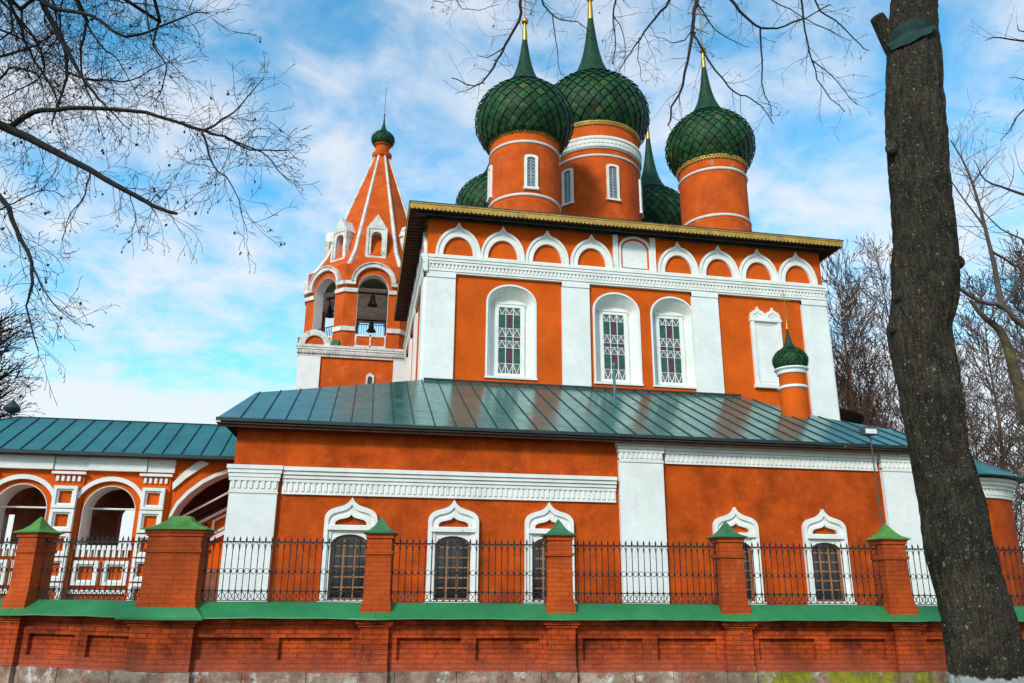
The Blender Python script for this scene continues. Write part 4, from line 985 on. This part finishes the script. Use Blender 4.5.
TOP = [
    ([(7.79,6.58,10.77), (6.36,7.00,9.44), (5.16,7.38,9.82), (3.94,7.76,9.74), (2.69,8.15,10.01), (1.38,8.54,9.98), (0.04,8.94,10.02)], 0.100, 0.020),
    ([(1.68,8.54,10.06), (1.67,8.51,9.09), (1.64,8.48,8.66), (1.46,8.49,8.25), (1.36,8.48,8.00), (1.19,8.48,7.68), (1.07,8.48,7.58), (0.79,8.50,7.67)], 0.022, 0.004),
    ([(1.46,8.48,8.24), (1.24,8.47,8.02), (1.08,8.45,8.03)], 0.008, 0.002),
    ([(1.19,8.43,7.61), (1.01,8.46,7.52), (0.83,8.49,7.43)], 0.006, 0.002),
    ([(1.93,8.49,10.06), (1.93,8.45,9.08), (2.04,8.39,8.78), (2.16,8.32,8.62), (2.38,8.24,8.56), (2.54,8.17,8.34)], 0.014, 0.003),
    ([(2.07,8.36,8.71), (2.10,8.32,8.30), (2.12,8.29,7.88), (2.17,8.24,7.72)], 0.007, 0.002),
    ([(2.97,8.20,9.98), (2.90,8.18,9.02), (2.83,8.17,8.68), (2.85,8.14,8.27), (2.78,8.13,7.88)], 0.016, 0.003),
    ([(2.82,8.12,8.64), (2.92,8.10,8.41), (2.96,8.09,8.13), (2.93,8.10,7.80)], 0.007, 0.002),
    ([(3.87,7.92,9.86), (3.57,7.94,8.92), (3.32,7.95,8.53), (3.10,7.95,8.19), (2.90,7.94,7.83), (2.79,7.92,7.60)], 0.020, 0.003),
    ([(3.11,7.96,8.21), (3.06,7.92,7.84), (3.08,7.87,7.49)], 0.006, 0.002),
    ([(3.96,7.81,9.79), (3.85,7.79,8.85), (3.76,7.78,8.43), (3.68,7.76,7.96), (3.54,7.75,7.42), (3.39,7.74,7.08), (3.32,7.72,6.81)], 0.026, 0.006),
    ([(3.75,7.75,8.22), (3.79,7.70,8.01), (3.94,7.64,7.62), (4.14,7.57,7.28), (4.29,7.51,7.18), (4.44,7.45,7.02), (4.49,7.40,6.77)], 0.013, 0.003),
    ([(3.87,7.82,8.72), (4.03,7.73,8.28), (4.23,7.62,8.05), (4.37,7.53,7.92)], 0.009, 0.002),
    ([(3.74,7.75,8.25), (3.56,7.78,8.07), (3.38,7.81,8.10), (3.20,7.85,8.18)], 0.007, 0.002),
    ([(3.91,7.71,9.70), (4.18,7.63,8.76), (4.36,7.56,8.43), (4.54,7.50,8.21), (4.81,7.41,8.23), (5.04,7.33,8.31), (5.35,7.24,8.48)], 0.020, 0.004),
    ([(4.53,7.50,8.21), (4.47,7.48,7.72), (4.45,7.46,7.28), (4.50,7.43,7.06), (4.49,7.40,6.81)], 0.011, 0.002),
    ([(5.03,7.30,9.67), (4.98,7.29,8.61), (4.98,7.27,8.07), (5.00,7.25,7.63), (5.07,7.21,7.20), (5.29,7.15,6.88)], 0.014, 0.003),
    ([(5.16,7.18,9.57), (5.11,7.19,8.47), (5.32,7.15,8.18), (5.57,7.10,7.82), (5.68,7.08,7.72)], 0.012, 0.003),
    ([(4.98,7.21,7.60), (5.17,7.17,7.39), (5.37,7.14,7.08), (5.45,7.12,6.98)], 0.007, 0.002),
    ([(0.72,8.82,10.08), (0.81,8.77,9.16), (1.01,8.70,8.89), (1.40,8.59,8.95)], 0.009, 0.002),
    ([(0.45,8.87,10.04), (0.51,8.82,9.16), (0.62,8.77,9.02), (0.81,8.70,9.07)], 0.008, 0.002),
    ([(4.59,7.89,10.06), (4.81,7.78,9.04), (5.06,7.65,8.70), (5.49,7.50,8.33), (5.67,7.39,8.12)], 0.010, 0.002),
]
RIGHT = [
    ([(18.05,16.98,7.71), (17.05,17.00,8.19), (16.44,16.94,8.69), (15.87,16.88,8.71), (15.14,16.84,9.01), (14.78,16.74,9.45), (14.61,16.60,9.77)], 0.095, 0.022),
    ([(16.71,17.23,8.81), (16.66,17.17,9.39), (16.59,17.12,10.10), (16.48,17.07,11.02), (16.34,17.03,12.15), (16.14,17.00,12.90), (15.79,16.99,13.66)], 0.090, 0.015),
    ([(16.48,17.07,11.02), (15.96,17.03,11.81), (15.54,16.97,12.35), (15.09,16.92,12.74)], 0.030, 0.008),
    ([(16.34,17.09,12.35), (16.72,16.92,12.93), (17.13,16.74,13.35)], 0.030, 0.006),
    ([(16.67,17.24,10.45), (17.27,17.26,10.15), (17.86,17.29,9.82), (18.50,17.30,9.73)], 0.040, 0.020),
    ([(17.65,17.05,10.76), (17.20,17.31,11.20), (16.79,17.55,12.16), (16.79,17.72,13.22)], 0.030, 0.006),
    ([(17.77,16.42,11.69), (16.90,16.45,11.91), (16.16,16.45,12.14), (15.88,16.37,12.68)], 0.050, 0.010),
    ([(16.71,17.23,8.81), (17.09,17.09,9.25), (17.37,16.97,9.81), (17.77,16.83,10.67)], 0.050, 0.020),
    ([(17.40,17.61,2.19), (17.27,17.55,5.22), (17.06,17.50,6.55), (16.87,17.45,7.64), (16.68,17.40,8.18), (16.27,17.40,8.49), (15.89,17.38,8.97)], 0.20, 0.035),
]
RIGHT2 = [
    ([(14.15,11.60,12.15), (13.34,11.59,12.38), (12.39,11.59,12.42), (11.93,11.51,12.23)], 0.030, 0.006),
    ([(14.25,11.58,13.15), (12.99,11.56,12.64), (12.66,11.37,12.61)], 0.020, 0.006),
    ([(13.88,11.65,11.29), (12.78,11.60,11.47), (12.24,11.45,11.33)], 0.015, 0.004),
    ([(13.66,11.70,11.17), (12.73,11.70,10.82), (12.22,11.62,10.24), (11.84,11.53,9.91)], 0.020, 0.005),
]
# ================================================================ TREES
def rot_about(d, ang, rng):
    ax = d.orthogonal().normalized(); ax = Matrix.Rotation(rng.uniform(0, 2*pi), 3, d) @ ax
    return (Matrix.Rotation(ang, 3, ax) @ d).normalized()
def twig(mb, tips, p, d, length, r, lev, rng, wob=.22, up=.0, seg=.16, kids=.5, sides=3, ratio=.55, spread=(25,60), rmin=.0015):
    n_ = max(2, int(length/seg)); pts = [p.copy()]; rs = [r]; cur = p.copy(); dd = d.copy(); st = length/n_
    for i in range(n_):
        dd = (dd + Vector((rng.uniform(-1,1), rng.uniform(-1,1), rng.uniform(-1,1)))*wob + Vector((0,0,up))).normalized()
        cur = cur+dd*st; pts.append(cur.copy()); rs.append(max(rmin, r*(1-.75*(i+1)/n_)))
        if lev > 0 and i >= 0 and rng.random() < kids:
            twig(mb, tips, cur, rot_about(dd, radians(rng.uniform(*spread)), rng), length*ratio*rng.uniform(.6,1.1)*(1-.4*i/n_), rs[-1]*.65, lev-1, rng, wob, up, seg*.8, kids, 3, ratio, spread, rmin)
    mb.tube(pts, rs, sides, cap=False)
    tips.append((cur, dd))
def limb(mb, tips, L_, rng, lev=2, every=.22, tl=.55, seg=.12, up=-.02, jit=.012, sub=3, sides=7, kids=.5, rt=.0035, wob=.2, skip=0, rmin=.0015):
    pts, r0, r1 = L_
    P_ = [Vector(p) for p in pts]; out = []
    for i in range(len(P_)-1):      # catmull-rom through the traced bends
        p0 = P_[max(i-1,0)]; p1 = P_[i]; p2 = P_[i+1]; p3 = P_[min(i+2, len(P_)-1)]
        for k in range(sub):
            t = k/sub; out.append(.5*((2*p1)+(-p0+p2)*t+(2*p0-5*p1+4*p2-p3)*t*t+(-p0+3*p1-3*p2+p3)*t**3))
    out.append(P_[-1]); n_ = len(out)
    out = [q+Vector((rng.uniform(-1,1), rng.uniform(-1,1), rng.uniform(-1,1)))*jit for q in out]
    rs = [r0+(r1-r0)*(i/(n_-1))**.8 for i in range(n_)]
    mb.tube(out, rs, sides)
    acc = 0
    for i in range(1, n_):
        sgm = out[i]-out[i-1]; acc += sgm.length
        while acc > every and i/n_ >= skip:
            acc -= every*rng.uniform(.7, 1.3)
            d = rot_about(sgm.normalized(), radians(rng.uniform(30, 80)), rng)
            twig(mb, tips, out[i-1]+sgm*rng.random(), d, tl*rng.uniform(.4, 1.25), min(rs[i]*.5, rt), lev, rng, wob, up, seg, kids, rmin=rmin)
    tips.append((out[-1], (out[-1]-out[-2]).normalized()))
def leaves(tips, rng, frac, size):
    mb = MB()
    for p, d in tips:
        if rng.random() > frac: continue
        for k in range(rng.choice((1,1,2))):
            q = p+Vector((rng.uniform(-.03,.03), rng.uniform(-.03,.03), -rng.uniform(0,.04))); s = size*rng.uniform(.6,1.3)
            a = Vector((rng.uniform(-1,1), rng.uniform(-1,1), -rng.uniform(.5,1.6))).normalized()*s; b = a.orthogonal().normalized()*s*.28
            mb.add([q, q+a*.5+b, q+a, q+a*.5-b], [(0,1,2,3)])
    return mb

# --- big trunk in front of the fence on the right
bt_ = thing('tree', 'big rough tree trunk with whitewashed foot standing in front of the fence at the right', 'tree', (TRUNK[0][0], TRUNK[0][1], 0))
ctr = [(TRUNK[0][0]+.06, TRUNK[0][1]-.02, -.05, TRUNK[0][3]*1.25), (TRUNK[0][0]+.03, TRUNK[0][1]-.01, .3, TRUNK[0][3]*1.08)]+TRUNK
e = TRUNK[-1]; ctr += [(e[0]+.08, e[1], e[2]+.7, e[3]*.9), (e[0]+.05, e[1]+.1, e[2]+1.6, e[3]*.7), (e[0]-.1, e[1]+.2, e[2]+2.6, e[3]*.45)]
V_ = [Vector(c[:3]) for c in ctr]; RR = [c[3] for c in ctr]; fine = []; fr_ = []
for i in range(len(V_)-1):
    n_ = max(3, int((V_[i+1]-V_[i]).length/.035))
    p0 = V_[max(i-1,0)]; p1 = V_[i]; p2 = V_[i+1]; p3 = V_[min(i+2, len(V_)-1)]
    for k in range(n_):
        t = k/n_; q = .5*((2*p1)+(-p0+p2)*t+(2*p0-5*p1+4*p2-p3)*t*t+(-p0+3*p1-3*p2+p3)*t**3); fine.append(q); fr_.append(RR[i]+(RR[i+1]-RR[i])*t)
tm = MB(); NS = 72; vs = []
for i, (q, r) in enumerate(zip(fine, fr_)):
    for j in range(NS):
        a = 2*pi*j/NS; c_, s_ = cos(a), sin(a)
        nv = Vector((c_*5.0, s_*5.0, q.z*.8)); big = noise.noise(Vector((c_*1.3, s_*1.3, q.z*1.1)))*.018
        rg = noise.noise(nv*3.1+Vector((0,0,noise.noise(Vector((c_*2,s_*2,q.z*2)))*1.4))); rid = (1-abs(rg)*3.2)
        fi_ = noise.noise(Vector((c_*14, s_*14, q.z*5)))*.006
        rr = r*1.0+big-.032+max(-.6, rid)*.020+fi_
        vs.append((q.x+rr*c_, q.y+rr*s_, q.z))
tm.add(vs, [(i*NS+j, i*NS+(j+1)%NS, (i+1)*NS+(j+1)%NS, (i+1)*NS+j) for i in range(len(fine)-1) for j in range(NS)])
trunk = tm.build('trunk', BARK, bt_, smooth=True, ang=75)
# knots, sawn stub, painted wound
kb = MB()
for (dx, dy, z, r) in ((-.33,-.03,6.35,.07),(-.30,0,4.55,.055),(-.31,.0,4.2,.05),(.34,-.05,5.0,.06),(-.29,-.04,8.0,.05),(.31,-.02,7.9,.05)):
    i = min(range(len(fine)), key=lambda k: abs(fine[k].z-z)); q = fine[i]
    kb.ball((q.x+dx*fr_[i]/.32, q.y+dy, z), r, 10, 1.3)
kb.build('knots', BARK, trunk, smooth=True)
i = min(range(len(fine)), key=lambda k: abs(fine[k].z-7.62)); q = fine[i]
q = Vector((6.2,6.98,7.80)); SE = Vector((5.83,7.055,8.22))
sb = MB(); sb.tube([Vector((6.08,7.04,7.62)), Vector((5.98,7.05,7.84)), Vector((5.90,7.05,8.04)), SE], [.13,.115,.10,.085], 14); so_ = sb.build('sawn_stub', BARK, trunk, smooth=True)
sb = MB(); d_ = Vector((-.07,.005,.18)).normalized(); sb.tube([SE, SE+d_*.008], .078, 14); sb.build('sawn_face', CUT, so_)
# wound: a slightly domed ellipse on the side facing the road
wv = Vector((-.70,-.71,0)).normalized(); sdv = Vector((wv.y*-1, wv.x, 0)); sb = MB(); WR = .325; vs = [tuple(q+wv*(WR+.01))]
for k in range(24):
    a = 2*pi*k/24; rw = 1+.05*sin(3*a+1)+.05*sin(7*a); xx = .262*cos(a)*rw; zz_ = .15*sin(a)*rw+.03*cos(a)
    dep = sqrt(max(.0, WR**2-xx*xx)); vs.append(tuple(q+wv*(dep+.004)+sdv*xx+Vector((0,0,zz_))))
sb.add(vs, [(0, k+1, (k+1)%24+1) for k in range(24)]); sb.build('painted_wound', WOUND, trunk, smooth=True)
cr = MB(); tips = []; rng = random.Random(11)
jn = [((e[0]+.05, e[1]+.1, e[2]+1.5),)+()]
first = TOP[0]; TOP[0] = ([(e[0]+.0, e[1]+.1, e[2]+1.5)]+[tuple(p) for p in first[0][1:]], .10, .025)
for k, L_ in enumerate(TOP):
    big = L_[1] > .012; L_ = (L_[0], L_[1]*1.2, L_[2]*1.5)
    limb(cr, tips, L_, rng, lev=2, every=.13 if k else .35, tl=.44 if big else .32, rt=.0045, up=-.05, kids=.5, seg=.08, wob=.26, rmin=.0018)
cr.build('crown', TWIG, bt_, smooth=True, ang=60)
leaves(tips, random.Random(2), .06, .045).build('leaves', SEED, bt_)

# --- tree whose crown fills the top left, trunk out of frame
lt = thing('tree', 'dark bare tree with long drooping branches filling the top left, over the porch roof', 'tree', (-7.4, 7.2, 0))
tk = MB(); tk.tube([(-7.4,7.2,-.05),(-7.35,7.25,.6),(-7.2,7.4,2.5),(-7.1,7.5,4.5),(-6.9,7.6,6.2),(-6.7,7.7,8.5),(-6.4,7.9,11)], [.46,.36,.32,.29,.25,.18,.06], 20)
tk.build('trunk', BARK, lt, smooth=True)
cr = MB(); tips = []; rng = random.Random(5)
LEFT[0] = ([(-7.05,7.55,5.6)]+[tuple(p) for p in LEFT[0][0]], .10, .016)
stub = LEFT[0][0][-1]
for k, L_ in enumerate(LEFT):
    big = L_[1] > .012; L_ = (L_[0], L_[1]*(1.25 if k else 1), L_[2]*1.2)
    limb(cr, tips, L_, rng, lev=3, every=(.07 if big else .10), tl=.62 if big else .42, rt=.005, up=-.03, kids=.5, seg=.095, wob=.27, rmin=.0028)
base_ = Vector(LEFT[5][0][0]); rx = random.Random(31)
for i in range(16):      # further drooping limbs behind the traced ones
    st_ = base_+Vector((rx.uniform(-1.3, 1.3), rx.uniform(.1, 1.8), rx.uniform(-.1, .5))); dr = Vector((rx.uniform(-.2, .5), rx.uniform(-.1, .1), -1)).normalized()
    ln = rx.uniform(1.0, 2.3); P4 = [st_+dr*ln*k/4+Vector((.12*k*rx.uniform(-.5,1), 0, rx.uniform(-.06,.06))) for k in range(5)]
    limb(cr, tips, ([tuple(p) for p in P4], rx.uniform(.014, .028), .004), rng, lev=3, every=.13, tl=.6, rt=.005, up=-.03, kids=.5, seg=.1, wob=.27, rmin=.0028)
    if i % 3 == 0: limb(cr, tips, ([(-6.7,7.7,8.4), tuple((Vector((-6.7,7.7,8.4))+st_)/2+Vector((0,0,.6))), tuple(st_)], .05, .028), rng, lev=1, every=.5, tl=.4)
    elif i: limb(cr, tips, ([tuple(prev_), tuple((prev_+st_)/2+Vector((0,0,.15))), tuple(st_)], .03, .026), rng, lev=1, every=.5, tl=.4)
    prev_ = st_
# limbs that carry the traced branches back to the trunk, above the picture
for tgt in (5, 7, 9, 14, 15, 17):
    p = Vector(LEFT[tgt][0][0]); limb(cr, tips, ([(-6.7,7.7,8.4), tuple((Vector((-6.7,7.7,8.4))+p)/2+Vector((0,0,.5))), tuple(p)], .07, LEFT[tgt][1]), rng, lev=1, every=.5, tl=.5)
for tgt in (10, 12, 13, 16, 18):
    p = Vector(LEFT[tgt][0][0]); limb(cr, tips, ([(-7.0,7.5,5.8), tuple((Vector((-7.0,7.5,5.8))+p)/2+Vector((0,0,.3))), tuple(p)], .07, LEFT[tgt][1]), rng, lev=1, every=.5, tl=.5)
cr.build('crown', TWIG, lt, smooth=True, ang=60)
leaves(tips, random.Random(4), .045, .05).build('leaves', SEED, lt)

# --- lichen covered tree at the right, half hidden by the trunk
rt_ = thing('tree', 'bare tree with yellow lichen on its limbs, behind the fence at the right edge', 'tree', (17.4, 17.6, 0))
tk = MB(); tips = []; rng = random.Random(21)
RIGHT[-1] = ([(17.45,17.65,-.05),(17.42,17.62,.8)]+list(RIGHT[-1][0]), .30, .05)
ct = MB()
limb(tk, tips, RIGHT[-1], rng, lev=2, every=.7, tl=.8, rt=.014, sides=10); tk.build('trunk', LICHEN, rt_, smooth=True, ang=60)
for L_ in RIGHT[:-1]+[([(17.3,17.5,4.6),(18.2,17.4,7.0),(18.05,16.98,7.71)],.14,.12)]:
    limb(ct, tips, L_, rng, lev=3, every=.24, tl=1.35, rt=.014, seg=.22, up=.05, kids=.42, wob=.2, rmin=.004)
for tg in ((18.5,17.3,9.73),(17.65,17.05,10.76),(17.77,16.42,11.69)):
    limb(ct, tips, ([(18.0,17.3,6.6),(18.6,17.4,8.6),tg], .10, .05), rng, lev=2, every=.8, tl=1, rt=.012, rmin=.004)
ct.build('crown', GREYTW, rt_, smooth=True, ang=60)
# --- tree with branch tips entering the top right corner
r2_ = thing('tree', 'thin bare branch tips entering the top right corner beside the trunk', 'tree', (15.4, 11.9, 0))
tk = MB(); tk.tube([(15.4,11.9,-.05),(15.3,11.9,.5),(15.1,11.8,4),(15.0,11.8,8),(14.9,11.7,12),(14.8,11.6,15)], [.34,.26,.22,.18,.12,.03], 14); tk.build('trunk', BARK, r2_, smooth=True)
cr = MB(); tips = []; rng = random.Random(8)
for L_ in RIGHT2:
    limb(cr, tips, ([(15.0,11.8,L_[0][0][2]-1.2)]+list(L_[0]), L_[1]*1.5, L_[2]), rng, lev=2, every=.28, tl=.6, rt=.006, up=.0, kids=.45, rmin=.002)
cr.build('crown', TWIG, r2_, smooth=True, ang=60)

# --- distant bare trees: each with trunk and crown
def bare(x, y, h, sp, seed, label, mt=BIRCH, tr=.2, low=.25, nb=36, name='birch_tree', group='bare trees behind the church', tl=None, lev=3, tm_=None, cat='tree', upb=.10, ki=.55, sg=None, rmin=.012):
    rng = random.Random(seed); t = thing(name, label, cat, (x, y, 0), 0, group)
    sw = rng.uniform(-.04, .04); pts = [(x+h*sw*(k/8)**1.5+rng.uniform(-.1,.1)*(k>0), y+rng.uniform(-.1,.1)*(k>0), h*.97*k/8-.05*(k==0)) for k in range(9)]
    rs = [tr*(1-.9*k/8) for k in range(9)]
    tk = MB(); tk.tube(pts, rs, 8); tk.build('trunk', tm_ or mt, t, smooth=True)
    cr = MB(); tips = []
    for i in range(nb):
        f = low+(.97-low)*(i+rng.random())/nb; k = min(7, int(f*8)); q = Vector(pts[k]).lerp(Vector(pts[k+1]), f*8-k)
        a = rng.uniform(0, 2*pi); el = radians(rng.uniform(25, 55)); d = Vector((cos(a)*cos(el), sin(a)*cos(el), sin(el)))
        ln = sp*(1-.62*f)*rng.uniform(.75, 1.15)
        twig(cr, tips, q, d, ln, tr*.32*(1-.6*f), lev, rng, .16, upb, sg or ln/7, ki, 3, .5, (20, 50), rmin)
    cr.build('crown', mt, t)
    return t
bl = [(26.0,44,22,5.2,'bare birch with a rounded reddish crown just right of the church wall',BIRCH),
      (31.5,46,24,5.4,'tall bare brown birch directly left of the big trunk',BIRCH),
      (36.5,47,26,5.6,'bare birch hidden mostly behind the big trunk',GREYTW),
      (34.0,37,19,4.6,'bare grey brown tree just right of the big trunk, above the apse',GREYTW),
      (38.5,38,22,5.2,'tall bare tree with dark twigs at the right edge, third from the trunk',BIRCH),
      (44.0,44,25,5.6,'pale bare tree at the right edge behind the lichen covered limbs',GREYTW),
      (29.5,55,22,5.2,'distant bare birch low behind the main apse',GREYTW),
      (40.5,56,27,6.0,'distant bare tree seen between the trunk and the right edge',BIRCH)]
protos = [bare(x, y, h, sp, 100+i, lb, mt, tr=.14, low=.10, nb=125, lev=3, ki=.72, rmin=.018) for i, (x, y, h, sp, lb, mt) in enumerate(bl)]
rk = random.Random(55)
for i, (x, y) in enumerate([(29,62),(34,60),(38.5,62),(43,60),(48,58),(52,64),(33.5,70),(41,72),(47,70),(55,70),(26.5,60),(50,50),(37.5,54),(31,52),(35.5,51.5),(42,50),(46,52),(39,66)]):
    src = protos[i % len(protos)]; c = src.copy(); COL.objects.link(c); c.location = (x, y, 0); c.rotation_euler = (0, 0, rk.uniform(0, 6.28)); k_ = rk.uniform(.85, 1.1); c.scale = (k_, k_, k_)
    c['label'] = 'bare leafless tree in the thicket far behind the church apse'
    for ch in list(src.children):
        d = ch.copy(); COL.objects.link(d); d.parent = c; d.matrix_parent_inverse = ch.matrix_parent_inverse.copy()
bare(-15.2, 33.6, 12.2, 3.4, 300, 'dark dense bare tree at the left edge above the porch roof', TWIG, tr=.24, low=.42, nb=190, name='tree', group=None, lev=3, upb=.0, ki=.72, rmin=.012)
# conifer-like brown thuja behind the apse and shrub at the far right
sh = thing('shrub', 'yellow green shrub right of the rounded apse at the frame edge', 'shrub', (26.5, 29, 0)); rng = random.Random(9)
m_ = MB()
for i in range(2600):
    a = rng.uniform(0, 2*pi); rr = 1.5*rng.random()**.5; z = 3.4*rng.random(); 
    if (rr/1.6)**2+((z-1.5)/2.1)**2 > 1.0+rng.uniform(-.3,.1): continue
    p = Vector((26.5+rr*cos(a), 29+rr*sin(a), z)); u = Vector((rng.uniform(-1,1),rng.uniform(-1,1),rng.uniform(-1,1))).normalized()*.09; v_ = u.orthogonal().normalized()*.05
    m_.add([p-u, p+v_, p+u, p-v_], [(0,1,2,3)])
m_.build('foliage', SHRUB, sh)
tk = MB(); 
for k in range(6): tk.tube([(26.5,29,0),(26.5+cos(k)*.6,29+sin(k)*.6,1.6),(26.5+cos(k)*1.0,29+sin(k)*1.0,2.7)], [.05,.03,.01], 5)
tk.build('stem', TWIG, sh)
